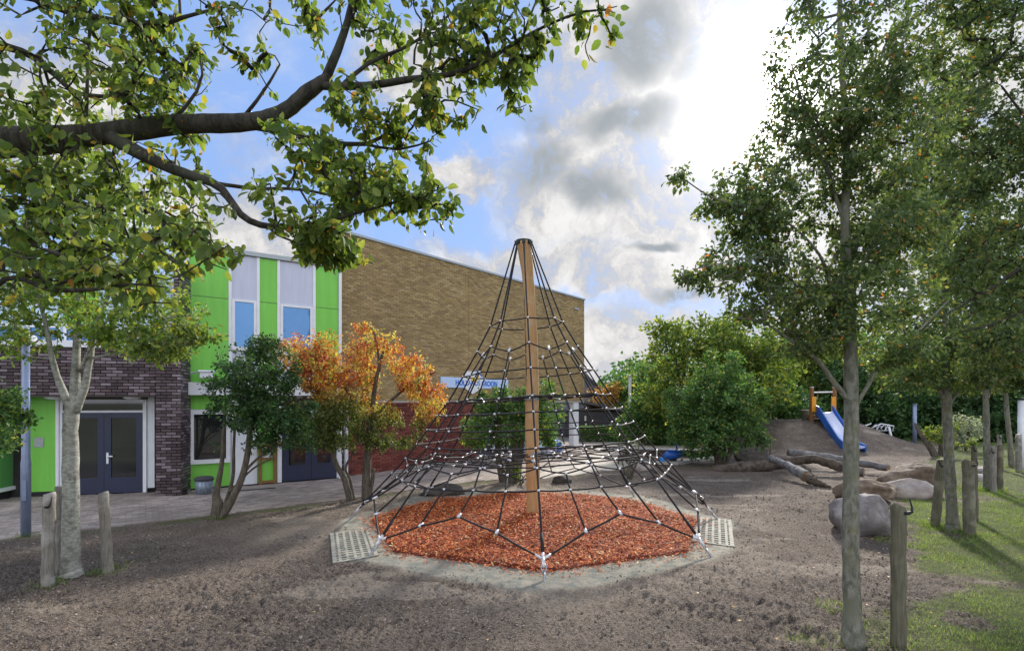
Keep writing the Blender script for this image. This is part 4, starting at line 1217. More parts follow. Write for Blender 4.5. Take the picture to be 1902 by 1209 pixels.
# ------------------------------------------------------------------ logs
def log(pts, rad, m, label, endm=True, seed=1):
    root = empty('log', pts[0], label, 'log')
    P = [Vector(p) for p in pts]; n = 22; C = []; Rr = []
    for i in range(n + 1):
        t = i / n * (len(P) - 1); k = min(int(t), len(P) - 2); f = t - k
        C.append(P[k].lerp(P[k + 1], f) + Vector((0, 0, .01 * math.sin(i * 1.3 + seed)))); Rr.append((rad[k] * (1 - f) + rad[k + 1] * f) * (1 + .06 * math.sin(i * 2.1 + seed) + .04 * math.sin(i * .9)))
    mb = MB(); mb.tube(C, Rr, 16); o = mb.build('trunk_wood', m, root, True)
    for i in (0, -1):
        d = (C[i] - C[1 if i == 0 else -2]).normalized()
        e = MB(); e.tube([C[i] + d * .001, C[i] + d * .006], Rr[i] * .93, 14); e.build('cut_end', M['logend'] if endm else m, root)
    for k in range(2):
        i = 6 + k * 8; a = seed * 1.7 + k * 2.3; side = Vector((math.cos(a), -abs(math.sin(a)) * .6, .55)).normalized()
        e = MB(); e.tube([C[i] + side * Rr[i] * .6, C[i] + side * Rr[i] * 1.45], [Rr[i] * .38, Rr[i] * .26], 8); e.build('branch_stub', m, root, True)
    return root
def lg(px, py, Y): return at(px, py, Y)
log([lg(1326, 872, 17.0), lg(1412, 866, 16.9), lg(1508, 852, 16.6)], [.13, .20, .13], M['log'], 'long dark bark covered log lying low left of the others', seed=1)
log([lg(1431, 850, 16.3), lg(1470, 868, 15.2), lg(1498, 884, 14.2)], [.085, .115, .15], M['log_g'], 'silvery split log leaning over the long dark log', seed=2)
log([lg(1499, 888, 14.1), lg(1520, 897, 13.9), lg(1543, 905, 13.6)], [.13, .09, .03], M['log'], 'tapered rooty butt of wood at the foot of the silvery log', seed=6)
log([lg(1463, 839, 18.2), lg(1560, 853, 17.2), lg(1650, 869, 15.8)], [.12, .12, .10], M['log_g'], 'long grey log running from the mound towards the brown slab', seed=3)
log([lg(1506, 850, 16.4), lg(1560, 866, 15.8), lg(1604, 878, 15.4)], [.12, .15, .13], M['log'], 'short dark log under the long grey one', seed=4)
log([lg(1490, 864, 16.1), lg(1500, 874, 15.9), lg(1506, 884, 15.7)], [.07, .08, .05], M['log'], 'broken orange brown branch stump between the crossing logs', seed=9)
for _p in ((1345, 858, 18.6), (1380, 857, 19.0)):
    pass

# ------------------------------------------------------------------ slide on the mound
def build_slide():
    Yt = 24.6
    def S(px, py, Y): return at(px, py, Y)
    base = Vector((at(1528, 783, Yt).x, Yt, H(at(1528, 783, Yt).x, Yt)))
    r = empty('playground_slide', base, 'blue slide with wooden posts and orange side panels on the sand mound', 'slide')
    for px in (1507.5, 1550):
        b = S(px, 786, Yt); t = S(px, 720, Yt)
        mb = MB(); mb.tube([Vector((b.x, b.y, b.z - .35)), t], .095, 10); mb.build('post', M['wood'], r)
        mb = MB(); mb.tube([t, t + Vector((0, 0, .04))], .10, 10); mb.build('post_cap', M['alu'], r)
    mb = MB(); mb.tube([S(1509, 729, Yt), S(1549, 728, Yt)], .035, 8); mb.build('handrail', M['alu'], r)
    for x0, x1 in ((1508.5, 1516.5), (1545, 1553)):
        a = S(x0, 765, Yt - .25); b = S(x1, 737, Yt - .25)
        mb = MB(); mb.abox(a.x, b.x, Yt - .24, Yt - .20, a.z, b.z); o = mb.build('side_panel', M['orange'], r); bevel_obj(o, .015, 2)
    mb = MB(); a = S(1509, 776, Yt); b = S(1549, 771, Yt); mb.abox(a.x, b.x, Yt - .15, Yt + .5, a.z, b.z); mb.build('platform', M['wood'], r)
    # chute: centre line
    cl = [S(1531, 765, Yt - .2), S(1535, 768, Yt - .5), S(1554, 797, 23.6), S(1573, 823, 22.7), S(1580, 829, 22.4), S(1596, 832, 22.0)]
    hw = .32
    def side(i):
        d = (cl[min(i + 1, len(cl) - 1)] - cl[max(i - 1, 0)]); d.z = 0; d.normalize(); return Vector((d.y, -d.x, 0)) * -1
    sd = [side(i) for i in range(len(cl))]
    bed = MB(); vs = []
    for i, c in enumerate(cl):
        for k, (u, dz) in enumerate(((-1, .06), (-.8, .0), (0, -.02), (.8, .0), (1, .06))): vs.append(c + sd[i] * hw * u + Vector((0, 0, dz)))
    for i, c in enumerate(cl):
        for k, (u, dz) in enumerate(((1, -.05), (-1, -.05))): vs.append(c + sd[i] * hw * u + Vector((0, 0, dz)))
    n5 = len(cl) * 5; fs = []
    for i in range(len(cl) - 1):
        for k in range(4): fs.append((i * 5 + k, i * 5 + k + 1, (i + 1) * 5 + k + 1, (i + 1) * 5 + k))
        fs.append((n5 + i * 2, n5 + i * 2 + 1, n5 + i * 2 + 3, n5 + i * 2 + 2))
    bed.add(vs, fs); bed.build('chute', M['slide_bed'], r, True)
    for u in (-1, 1):
        mb = MB()
        vs = []
        for i, c in enumerate(cl):
            hgt_ = (.30, .30, .26, .24, .20, .12)[i]
            for (w_, z_) in ((0, -.16), (.05, -.16), (.05, hgt_), (0, hgt_)): vs.append(c + sd[i] * (hw + w_) * u + Vector((0, 0, z_)))
        fs = [(0, 1, 2, 3)]
        for i in range(len(cl) - 1):
            for k in range(4): fs.append((i * 4 + k, i * 4 + (k + 1) % 4, (i + 1) * 4 + (k + 1) % 4, (i + 1) * 4 + k))
        e = (len(cl) - 1) * 4; fs.append((e, e + 1, e + 2, e + 3))
        mb.add(vs, fs); mb.build('slide_side', M['slide_blue'], r)
build_slide()
b = at(1496, 782, 25.2); b = Vector((b.x, b.y, H(b.x, b.y)))
r = empty('wooden_stool', b, 'small round dark stool post left of the slide on the mound', 'stool')
mb = MB(); mb.tube([b + Vector((0, 0, -.1)), b + Vector((0, 0, .42))], [.13, .17], 10); mb.build('post', M['stake_g'], r)
mb = MB(); mb.tube([b + Vector((0, 0, .42)), b + Vector((0, 0, .46))], .19, 12); mb.build('seat', M['concrete'], r)

# steel climbing frame behind the mound
def build_frame():
    r = empty('tube_climber', at(1635, 830, 27.5), 'low bent steel tube climbing frame behind the mound', 'climbing frame')
    Yc = 27.5
    def tb(pts, rad=.035):
        mb = MB(); mb.tube([at(*q) for q in pts], rad, 8); mb.build('steel_tube', M['alu'], r, True)
    tb([(1600, 793, Yc), (1618, 786.5, Yc)])
    tb([(1617, 796, Yc), (1636, 787, Yc), (1660, 791, Yc), (1658, 801, Yc)])
    tb([(1622, 800, Yc + .3), (1640, 800, Yc + .3), (1655, 799, Yc)])
    for k in range(4):
        tb([(1620 + k * 8, 795 + (k % 2) * 3, Yc), (1627 + k * 8, 788, Yc + .4), (1630 + k * 8, 800, Yc + .2)], .028)
    tb([(1651, 792, Yc), (1660, 834, Yc)], .06); tb([(1622, 797, Yc), (1618, 834, Yc)], .05); tb([(1601, 793, Yc), (1600, 834, Yc)], .05)
build_frame()

# posts at the back
def plain_post(px, pyt, pyb, Y, rad, m, name, label, cat, cap=None):
    b = at(px, pyb, Y); b.z = max(H(b.x, b.y), -.05)
    r = empty(name, b, label, cat); t = at(px, pyt, Y)
    mb = MB(); mb.tube([b + Vector((0, 0, -.1)), Vector((b.x, b.y, t.z))], [rad, rad * .9], 12); mb.build('post', M[m], r, True)
    mb = MB(); mb.tube([Vector((b.x, b.y, t.z)), Vector((b.x, b.y, t.z + .05))], rad * 1.1, 12); mb.build('cap', M[cap or m], r)
    return r
plain_post(1699, 752, 826, 28.0, .10, 'lamp', 'lamp_post', 'slim blue grey pole in front of dark trees right of the mound', 'pole')
gpst = plain_post(1897, 743, 850, 17.5, .10, 'white', 'goal_post', 'thick white post with dark cap at the right edge', 'post', 'rubber')
plain_post(1256, 742, 838, 30, .035, 'steel', 'fence_post', 'thin steel fence post among the bushes left of the round bush', 'fence post')
plain_post(1170, 700, 832, 33, .10, 'concrete', 'concrete_post', 'pale concrete post in front of the dark bushes', 'post')

# sandpit frame, spring rider, ball
def build_sandpit():
    c = gp(1235, 866)
    a0 = gp(1150, 862); a1 = gp(1258, 862.5); a2 = gp(1332, 851); a3 = gp(1160, 846)
    r = empty('sandpit', (a0 + a2) / 2, 'low brown timber sandpit frame with pale top boards', 'sandpit')
    def board(p, q, h, t, m, z0=0.0):
        d = (q - p); L = d.length; d.normalize(); n = Vector((-d.y, d.x, 0))
        mb = MB(); mb.box((p + q) / 2 + Vector((0, 0, z0 + h / 2)), d, n, (0, 0, 1), L / 2, t / 2, h / 2); o = mb.build('board', m, r)
    brn = mat('dark brown board', (0.075, 0.052, 0.042), .8, nscale=8, namt=.2)
    board(a0, a1, .10, .3, M['concrete']); board(a1, a2, .10, .3, M['concrete']); board(a3, a2, .26, .1, brn); board(a0, a3, .26, .1, brn)
    board(a3 + Vector((0, .1, .27)), a2 + Vector((0, .1, .27)), .04, .3, M['concrete'])
    base = MB(); z = .02; base.add([Vector((p.x, p.y, z)) for p in (a0, a1, a2, a3)], [(0, 1, 2, 3)]); base.build('sand', mat('pit sand', (.12, .09, .07), .95, nscale=10, namt=.2), r)
    s = gp(1250, 861)
    sp = empty('spring_rider', s, 'dark blue spring rider with handlebar beside the sandpit', 'spring rider')
    h = MB(); pts = []
    for i in range(60): a = i / 60 * 2 * math.pi * 6; pts.append(s + Vector((math.cos(a) * .11, math.sin(a) * .11, i / 60 * .2)))
    h.tube(pts, .02, 5); h.build('spring', M['plinth'], sp, True)
    mb = MB(); mb.tube([s + Vector((-.34, 0, .27)), s + Vector((-.2, 0, .30)), s + Vector((.05, 0, .30)), s + Vector((.3, 0, .38)), s + Vector((.40, 0, .36))], [.07, .15, .17, .13, .05], 12); mb.build('body', M['bluep'], sp, True)
    mb = MB(); mb.box(s + Vector((-.03, 0, .47)), (1, 0, 0), (0, 1, 0), (0, 0, 1), .16, .12, .03); bevel_obj(mb.build('seat', M['bluep'], sp), .02)
    mb = MB(); mb.tube([s + Vector((.16, 0, .42)), s + Vector((.10, 0, .74))], .03, 8); mb.tube([s + Vector((.10, -.2, .74)), s + Vector((.10, .2, .74))], .025, 8); mb.build('handlebar', M['bluep'], sp)
    p = gp(1231, 861); b = blob_rock('ball', p + Vector((0, 0, .13)), (.14, .14, .13), 0, mat('bright blue ball', (.02, .22, .65), .35), 'bright blue ball lying left of the spring rider', 50, 'ball', rough=0, sub=3)
build_sandpit()

# things around the back of the hall
def build_back():
    # dark shed behind the hedge
    Y = 33.0
    a = at(1048, 800, Y); b = at(1178, 800, Y)
    r = empty('garden_shed', ((a.x + b.x) / 2, Y, 0), 'dark slate coloured shed with a low pitched roof behind the hedge', 'shed')
    mb = MB(); mb.abox(a.x, b.x, Y, Y + 4, -.05, 1.55); mb.build('wall', M['darkroof'], r)
    t = [(a.x - .2, 2.05), ((a.x * .7 + b.x * .3), 2.05), (b.x + .3, 1.35), (b.x + .3, 1.45), (a.x * .7 + b.x * .3, 2.2), (a.x - .2, 2.2)]
    mb = MB(); f_ = [Vector((x, Y - .3, z)) for x, z in t]; k_ = [Vector((x, Y + 4.3, z)) for x, z in t]; n = len(t)
    mb.add(f_ + k_, [tuple(range(n)), tuple(range(2 * n - 1, n - 1, -1))] + [(i, n + i, n + (i + 1) % n, (i + 1) % n) for i in range(n)]); mb.build('roof', mat('shed roof', (.075, .075, .085), .8), r)
    for k in range(2):
        x = at(1087 + k * 1, 778 + k * 12, Y).x; mb = MB(); mb.abox(x - .05, x + .05, Y - .10, Y - .01, 1.0 - k * .45, 1.3 - k * .45); mb.build('wall_plate', M['alu'], r)
    # grey gable behind
    Y2 = 40; a = at(1086, 700, Y2); b = at(1112, 700, Y2)
    g = empty('grey_house', ((a.x + b.x) / 2, Y2, 0), 'grey slate house end just showing right of the sports hall', 'building')
    mb = MB(); pr = [(a.x - 3, 0), (b.x + .6, 0), (b.x + .6, 2.4), (a.x + .1, 4.35), (a.x - 3, 4.35)]
    f_ = [Vector((x, Y2, z)) for x, z in pr]; k_ = [Vector((x, Y2 + 6, z)) for x, z in pr]; n = len(pr)
    mb.add(f_ + k_, [tuple(range(n)), tuple(range(2 * n - 1, n - 1, -1))] + [(i, n + i, n + (i + 1) % n, (i + 1) % n) for i in range(n)]); mb.build('wall', mat('slate gable', (.17, .17, .20), .8, nscale=3), g)
    mb = MB(); mb.box(Vector(((a.x + b.x) / 2 + .3, Y2 + 3, 3.45)), (.78, 0, -.63), (0, 1, 0), (.63, 0, .78), 1.5, 3.3, .08); mb.build('roof', M['darkroof'], g)
    # pale container
    Y3 = 21.5
    a = at(1000, 846, Y3); b = at(1034, 818, Y3)
    c = empty('storage_container', ((a.x + b.x) / 2, Y3, 0), 'pale blue white box trailer with dark blue end right of the pole', 'container')
    mb = MB(); mb.abox(a.x - .9, b.x, Y3, Y3 + 1.3, .10, b.z + .02); bevel_obj(mb.build('box_body', M['signblue'], c), .03)
    mb = MB(); mb.abox(b.x + .002, b.x + .2, Y3 + .02, Y3 + 1.28, .10, b.z - .05); bevel_obj(mb.build('end_panel', M['bluep'], c), .02)
    mb = MB(); mb.abox(a.x - .85, b.x + .1, Y3 + .1, Y3 + 1.2, 0, .10); mb.build('skid', M['plinth'], c)
    # bicycles against the lobby
    def bike(px, py, Y, rz, label, m):
        p = at(px, py, Y); p.z = 0.01
        q = empty('bicycle', p, label, 'bicycle', 'bicycles parked before the glazed lobby'); q.rotation_euler = (0.06, 0, rz)
        def add(name, mb, mm, sm=True):
            me = mb.mesh(name, mm, sm); return link(name, me, q)
        for x in (-.52, .52):
            w_ = MB(); w_.tube([(x + math.cos(t) * .32, 0, .34 + math.sin(t) * .32) for t in np.linspace(0, 2 * math.pi, 25)], .018, 6, False); wo_ = add('wheel', w_, M['rubber'])
            sp_ = MB()
            for t in np.linspace(0, math.pi, 6, endpoint=False): sp_.tube([(x + math.cos(t) * .31, 0, .34 + math.sin(t) * .31), (x - math.cos(t) * .31, 0, .34 - math.sin(t) * .31)], .004, 3)
            link('spokes', sp_.mesh('spokes', M['steel']), wo_)
        f_ = MB(); bb = (0, 0, .3); st = (-.14, 0, .78); hd_ = (.36, 0, .82); 
        for a_, b_ in ((bb, st), (bb, hd_), (st, (.34, 0, .74)), (bb, (-.52, 0, .34)), (st, (-.52, 0, .34)), (hd_, (.52, 0, .34))): f_.tube([a_, b_], .018, 6)
        add('frame', f_, m)
        h_ = MB(); h_.tube([hd_, (.33, 0, .98)], .014, 6); h_.tube([(.2, -.25, 1.0), (.35, -.1, 1.0), (.35, .1, 1.0), (.2, .25, 1.0)], .014, 6); add('handlebar', h_, M['steel'])
        s_ = MB(); s_.tube([st, (-.17, 0, .9)], .014, 6); s_.tube([(-.30, 0, .92), (-.2, 0, .93), (-.02, 0, .91)], [.07, .06, .02], 8); add('saddle', s_, M['rubber'])
        mg = MB(); mg.tube([(-.52 + math.cos(t) * .36, 0, .34 + math.sin(t) * .36) for t in np.linspace(.3, 2.9, 12)], .02, 5); mg.tube([(.52 + math.cos(t) * .36, 0, .34 + math.sin(t) * .36) for t in np.linspace(.3, 2.6, 12)], .02, 5); add('mudguard', mg, M['alu'])
    blue = M['bluep']
    bike(905, 852, 18.6, .9, 'dark bicycle nearest the white door frame of the lobby', M['navy'])
    bike(925, 852, 18.9, .8, 'blue bicycle second from the white door frame', blue)
    bike(943, 851, 19.2, .9, 'pale framed bicycle behind the dark green tree trunk', M['alu'])
    bike(962, 851, 19.6, .85, 'bright blue bicycle directly left of the wooden pole', blue)
build_back()
# ------------------------------------------------------------------ vegetation
LEAF_NEAR_V = np.array([(0, 0, 0), (-.22, .14, .02), (-.34, .42, .05), (-.22, .74, .03), (0, 1.0, -.12), (.22, .74, .03), (.34, .42, .05), (.22, .14, .02), (0, .3, -.02), (0, .68, -.03)], dtype=float)
LEAF_NEAR_F = np.array([(0, 8, 1), (1, 8, 2), (2, 8, 9), (2, 9, 3), (3, 9, 4), (4, 9, 5), (5, 9, 6), (6, 9, 8), (6, 8, 7), (7, 8, 0)])
LEAF_FAR_V = np.array([(0, 0, 0), (-.33, .45, .06), (0, 1, -.08), (.33, .45, .06), (0, .5, -.02)], dtype=float)
LEAF_FAR_F = np.array([(0, 4, 1), (1, 4, 2), (2, 4, 3), (3, 4, 0)])
LEAF_MINI_V = np.array([(0, 0, 0), (-.36, .5, .05), (0, 1, -.06), (.36, .5, .05)], dtype=float)
LEAF_MINI_F = np.array([(0, 2, 1), (0, 3, 2)])
TPL = {'near': (LEAF_NEAR_V, LEAF_NEAR_F), 'far': (LEAF_FAR_V, LEAF_FAR_F), 'mini': (LEAF_MINI_V, LEAF_MINI_F)}

def leaf_frames(d, rng, droop=.6, rand=.8, flat=.0):
    """rotation matrices whose Y column runs along the leaf"""
    n = len(d)
    y = d * .5 + rng.normal(size=(n, 3)) * rand * .6; y[:, 2] -= droop
    y /= np.linalg.norm(y, axis=1)[:, None] + 1e-9
    z = rng.normal(size=(n, 3)) * (1 - flat); z[:, 2] += .5 + flat * 2
    x = np.cross(y, z); x /= np.linalg.norm(x, axis=1)[:, None] + 1e-9
    z = np.cross(x, y)
    return np.stack([x, y, z], -1)

def tree(name, label, cat, base, stems, attract, leaf, bark, leafmat, leafsize, per, spread=.06, tpl='far', single=0, group=None,
         tip=.0035, expo=.42, seed=1, droop=.6, rand=.8, minz=None, sides=5, sag=.06, maxlen=3.0, wjit=.6, twig_name='branches'):
    """stems: list of (points, radii) traced trunks and limbs; attract: (n,3) twig ends the crown grows towards"""
    rng = np.random.default_rng(seed)
    base = Vector(base)
    root = empty(name, base, label, cat, group)
    inv = Matrix.Translation(-base)
    nodes = []; rads = []; paths = []
    tb = MB()
    for pts, rr in stems:
        P = [Vector(p) for p in pts]; C = []; Rr = []
        n = max(2, int(sum((P[i + 1] - P[i]).length for i in range(len(P) - 1)) / .10))
        # Catmull-Rom through the traced points
        for i in range(n + 1):
            t = i / n * (len(P) - 1); k = min(int(t), len(P) - 2); f = t - k
            p0, p1, p2, p3 = P[max(k - 1, 0)], P[k], P[k + 1], P[min(k + 2, len(P) - 1)]
            q = .5 * ((2 * p1) + (p2 - p0) * f + (2 * p0 - 5 * p1 + 4 * p2 - p3) * f * f + (3 * p1 - p0 - 3 * p2 + p3) * f ** 3)
            r = rr[k] * (1 - f) + rr[k + 1] * f
            j = r * .035
            q = q + Vector((rng.normal() * j, rng.normal() * j, 0)) * (1 if 0 < i < n else 0)
            C.append(q); Rr.append(r * (1 + .025 * math.sin(i * .9 + len(nodes))))
        tb.tube(C, Rr, 14 if rr[0] > .05 else 8)
        for q, r in zip(C, Rr):
            nodes.append(q[:]); rads.append(r)
    tb.build('trunk', M[bark], root, True)
    nfix = len(nodes)
    N = np.zeros((nfix + len(attract) * 7 + 10, 3)); N[:nfix] = nodes
    Rad = np.zeros(len(N)); Rad[:nfix] = rads
    par = np.full(len(N), -1); cnt = np.zeros(len(N)); cur = nfix
    ok = np.ones(len(N), dtype=bool)
    if minz is not None: ok[:nfix] = N[:nfix, 2] > minz
    d0 = np.array([np.min(np.linalg.norm(N[:nfix][ok[:nfix]] - a, axis=1)) for a in attract])
    order = np.argsort(d0)
    for ai in order:
        a = attract[ai]
        dd = np.linalg.norm(N[:cur] - a, axis=1); dd[~ok[:cur]] = 1e9
        # prefer joining below the tip, so that twigs rise
        dd = dd + np.maximum(N[:cur, 2] - a[2] + .05, 0) * .35
        j = int(np.argmin(dd)); L = np.linalg.norm(N[j] - a)
        if L > maxlen: continue
        st = max(2, min(6, int(L / .12) + 1)); prev = j; path = [j]
        side = rng.normal(size=3) * L * .08
        for s_ in range(1, st + 1):
            t = s_ / st
            p = N[j] * (1 - t) + a * t + side * math.sin(t * math.pi) + np.array((0, 0, -sag * L * 4 * t * (1 - t) * .5))
            if s_ < st: p = p + rng.normal(size=3) * L * .025
            N[cur] = p; par[cur] = prev; prev = cur; path.append(cur); cur += 1
        paths.append(path)
        q = prev
        while q >= 0:
            cnt[q] += 1; q = par[q]
    # radii from the number of twigs carried
    for i in range(nfix, cur): Rad[i] = tip * cnt[i] ** expo
    tw = MB()
    for path in paths:
        pts = [Vector(N[i]) for i in path]
        rr = [min(Rad[i], .8 * Rad[path[0]] if path[0] < nfix else Rad[i]) for i in path]
        rr[0] = rr[1] if len(rr) > 1 else rr[0]; rr[-1] = tip * .7
        tw.tube(pts, rr, sides if rr[0] > tip * 2.2 else 3, False)
    if paths: tag(tw.build(twig_name, M[bark], root, True), kind='stuff')
    # leaves
    LP = []; LD = []
    for path in paths:
        pts = N[path]; k = len(path)
        m_ = rng.poisson(per)
        for _ in range(m_):
            t = (1 - rng.random() ** 1.4 * .85) * (k - 1); i = min(int(t), k - 2); f = t - i
            d_ = pts[i + 1] - pts[i]; d_ = d_ / (np.linalg.norm(d_) + 1e-9)
            o_ = rng.normal(size=3); o_ /= np.linalg.norm(o_)
            LP.append(pts[i] * (1 - f) + pts[i + 1] * f + o_ * spread * rng.random() ** .6); LD.append(d_ + o_ * .6)
    LP = np.array(LP); LD = np.array(LD)
    if len(LP) == 0: return root
    rot = leaf_frames(LD, rng, droop, rand)
    s_ = leafsize * (.45 + .75 * rng.random(len(LP))) 
    sc = np.stack([s_ * (1 - wjit * .35 * rng.random(len(LP))), s_, s_], -1)
    tv, tf = TPL[tpl]
    vis = np.zeros(len(LP), dtype=bool)
    if single:
        u = LP[:, 0] / LP[:, 1]; v = (LP[:, 2] - EYE) / LP[:, 1]
        inside = (LP[:, 1] > .3) & (np.abs(u) < .94) & (v < .735) & (v > -.45)
        dist = np.linalg.norm(LP - np.array((0, 0, EYE)), axis=1); dist[~inside] = 1e9
        idx = np.argsort(dist - sc[:, 0] * 3)[:single]
        vis[idx] = True
        lm = mesh_np('leaf', tv, tf, M[leafmat], False)
        for i in idx:
            o = bpy.data.objects.new('leaf', lm); COL.objects.link(o); o.parent = root; o.matrix_parent_inverse = inv
            mm = np.eye(4); mm[:3, :3] = rot[i] * sc[i][None, :]; mm[:3, 3] = LP[i]
            o.matrix_basis = Matrix(mm.tolist())
    r_ = ~vis
    o = scatter('foliage', tv, tf, LP[r_], rot[r_], sc[r_], M[leafmat], root); 
    if o: o.matrix_parent_inverse = inv; tag(o, kind='stuff')
    return root

def cloud(blobs, seed, gap=.0, gf=1.2):
    """points inside ellipsoids given in picture position and distance: (px, py, Y, rx_px, ry_px, rdepth_m, n)"""
    rng = np.random.default_rng(seed); out_ = []
    for px, py, Y, rx, ry, rd, n in blobs:
        c = np.array(at(px, py, Y)[:]); s_ = np.array((rx * Y / 1000, rd, ry * Y / 1000))
        k = 0; tries = 0
        while k < n and tries < n * 12:
            tries += 1
            v = rng.normal(size=3); v /= np.linalg.norm(v); v *= rng.random() ** .42
            p = c + v * s_
            if gap and vnoise(np.array([p[0] * gf + seed]), np.array([p[2] * gf + p[1] * .7]), seed)[0] < gap: continue
            out_.append(p); k += 1
    return np.array(out_)
def pl(pts, Ys=None):
    return [at(*p) for p in pts]
def wr(ws, Ys): return [w * Y / 2000 for w, Y in zip(ws, Ys)]

# --- big pear tree, its limbs reach in over the camera's upper left (trunk outside the frame)
def big_tree():
    def limb(l):   # (px, py, Y, width px)
        return ([at(a, b, c) for a, b, c, d in l], [d * c / 2000 * (.70 if d < 60 else .85) for a, b, c, d in l])
    stems = [
        ([(-3.75, 3.3, -.1), (-3.7, 3.3, 1.2), (-3.62, 3.25, 2.6), (-3.35, 3.2, 3.55), (-3.3, 3.3, 5.0)], [.24, .19, .17, .15, .07]),
        limb([(-1040, 330, 3.25, 80), (-560, 285, 3.2, 74), (-100, 268, 3.15, 68), (60, 262, 3.1, 62), (170, 252, 3.1, 56), (330, 232, 3.1, 50), (450, 228, 3.05, 46), (520, 212, 3.0, 40), (575, 170, 3.0, 38), (612, 142, 3.0, 26)]),
        limb([(604, 150, 3.0, 26), (630, 85, 3.0, 22), (650, 25, 3.0, 19), (668, -60, 3.0, 15), (700, -150, 3.0, 8)]),
        limb([(600, 160, 3.0, 22), (680, 160, 2.95, 20), (760, 148, 2.9, 17), (840, 138, 2.85, 14), (905, 112, 2.8, 12), (960, 78, 2.8, 9), (1015, 48, 2.75, 7), (1085, 22, 2.7, 6), (1135, 20, 2.7, 4)]),
        limb([(970, 72, 2.8, 7), (985, 30, 2.8, 6), (1005, -20, 2.8, 5)]),
        limb([(640, 155, 3.0, 12), (690, 115, 3.1, 10), (760, 85, 3.1, 8), (820, 40, 3.2, 6), (870, 0, 3.2, 5)]),
        limb([(440, 230, 3.05, 20), (520, 245, 3.1, 16), (600, 262, 3.15, 13), (680, 268, 3.15, 11), (730, 240, 3.1, 8), (770, 215, 3.1, 5)]),
        limb([(678, 268, 3.15, 8), (740, 278, 3.1, 7), (800, 262, 3.1, 4)]),
        limb([(200, 250, 3.1, 40), (260, 285, 3.0, 34), (330, 318, 2.95, 28), (400, 342, 2.9, 22), (428, 372, 2.9, 20), (455, 405, 2.85, 18), (500, 421, 2.8, 17), (570, 420, 2.8, 14), (640, 402, 2.8, 10), (720, 380, 2.8, 6), (790, 360, 2.8, 4)]),
        limb([(395, 340, 2.9, 12), (470, 350, 3.0, 10), (560, 352, 3.0, 8), (640, 370, 3.0, 5)]),
        limb([(495, 420, 2.8, 7), (530, 445, 2.75, 6), (590, 460, 2.75, 4)]),
        limb([(-300, 300, 3.1, 30), (-100, 305, 2.9, 22), (20, 325, 2.85, 16), (100, 355, 2.8, 12), (180, 385, 2.8, 9), (260, 396, 2.8, 5)]),
        limb([(-500, 420, 3.0, 26), (-100, 545, 2.6, 16), (20, 516, 2.5, 13), (95, 538, 2.45, 12), (180, 537, 2.45, 10), (245, 528, 2.45, 7), (312, 534, 2.45, 3)]),
        limb([(178, 537, 2.45, 7), (215, 505, 2.5, 6), (250, 470, 2.5, 5), (285, 430, 2.5, 3)]),
        limb([(30, 516, 2.5, 8), (120, 508, 2.55, 6), (190, 480, 2.6, 4), (225, 460, 2.6, 3)]),
        limb([(205, 536, 2.45, 5), (235, 572, 2.4, 4), (290, 560, 2.4, 3)]),
        limb([(250, 500, 2.5, 5), (310, 520, 2.4, 4), (370, 490, 2.35, 4), (425, 455, 2.3, 3)]),
        limb([(-560, 285, 3.2, 40), (-200, 60, 3.3, 26), (20, 90, 3.3, 20), (90, 130, 3.3, 15), (150, 175, 3.25, 12), (260, 178, 3.2, 6)]),
        limb([(-200, 60, 3.3, 24), (0, -10, 3.2, 20), (120, 20, 3.2, 18), (200, 38, 3.2, 18), (280, 50, 3.2, 15), (350, 30, 3.2, 9), (430, 10, 3.2, 5)]),
        limb([(160, 225, 3.1, 9), (163, 130, 3.1, 8), (167, 40, 3.1, 7), (172, -60, 3.1, 5)]),
        limb([(320, 225, 3.1, 10), (352, 190, 3.1, 9), (375, 150, 3.1, 7), (372, 110, 3.1, 5)]),
        limb([(455, 215, 3.05, 10), (490, 170, 3.1, 8), (520, 120, 3.1, 5)]),
    ]
    B = [(150, 60, 3.2, 230, 110, .9, 120), (60, 190, 3.0, 120, 90, .6, 50), (400, 60, 3.2, 140, 90, .7, 75), (330, 170, 3.1, 130, 70, .5, 55), (530, 20, 3.2, 70, 40, .5, 16),
         (720, 40, 3.1, 90, 60, .5, 36), (830, 60, 2.9, 100, 90, .5, 62), (930, 70, 2.8, 80, 60, .4, 38), (1010, 45, 2.75, 70, 45, .35, 20), (1110, 40, 2.7, 45, 40, .3, 9), (960, 140, 2.8, 60, 35, .3, 12),
         (680, 200, 3.0, 90, 50, .4, 34), (830, 175, 2.85, 80, 45, .3, 26), (760, 250, 3.0, 60, 45, .3, 20), (560, 290, 3.0, 120, 45, .5, 46), (450, 290, 3.0, 80, 40, .5, 26),
         (650, 345, 2.9, 110, 50, .4, 46), (770, 370, 2.8, 75, 50, .3, 34), (620, 440, 2.75, 90, 35, .3, 24), (700, 430, 2.75, 70, 40, .3, 20), (560, 385, 2.8, 90, 45, .4, 22), (460, 350, 2.9, 80, 60, .5, 18),
         (200, 330, 3.0, 200, 55, .7, 78), (60, 350, 2.8, 100, 60, .5, 44), (240, 420, 2.8, 160, 55, .6, 60), (60, 450, 2.6, 110, 70, .5, 44), (150, 510, 2.5, 130, 50, .4, 28), (330, 460, 2.5, 90, 50, .4, 26), (410, 465, 2.4, 50, 30, .3, 8),
         (650, 448, 2.75, 90, 30, .2, 34), (735, 440, 2.75, 40, 36, .2, 16), (590, 470, 2.75, 50, 20, .15, 12), (700, 330, 2.9, 120, 60, .3, 30), (-200, 300, 3.2, 300, 200, 1.0, 60), (300, -150, 3.2, 600, 120, 1.0, 70), (-100, 500, 2.6, 120, 80, .6, 12), (270, 555, 2.45, 70, 20, .2, 5)]
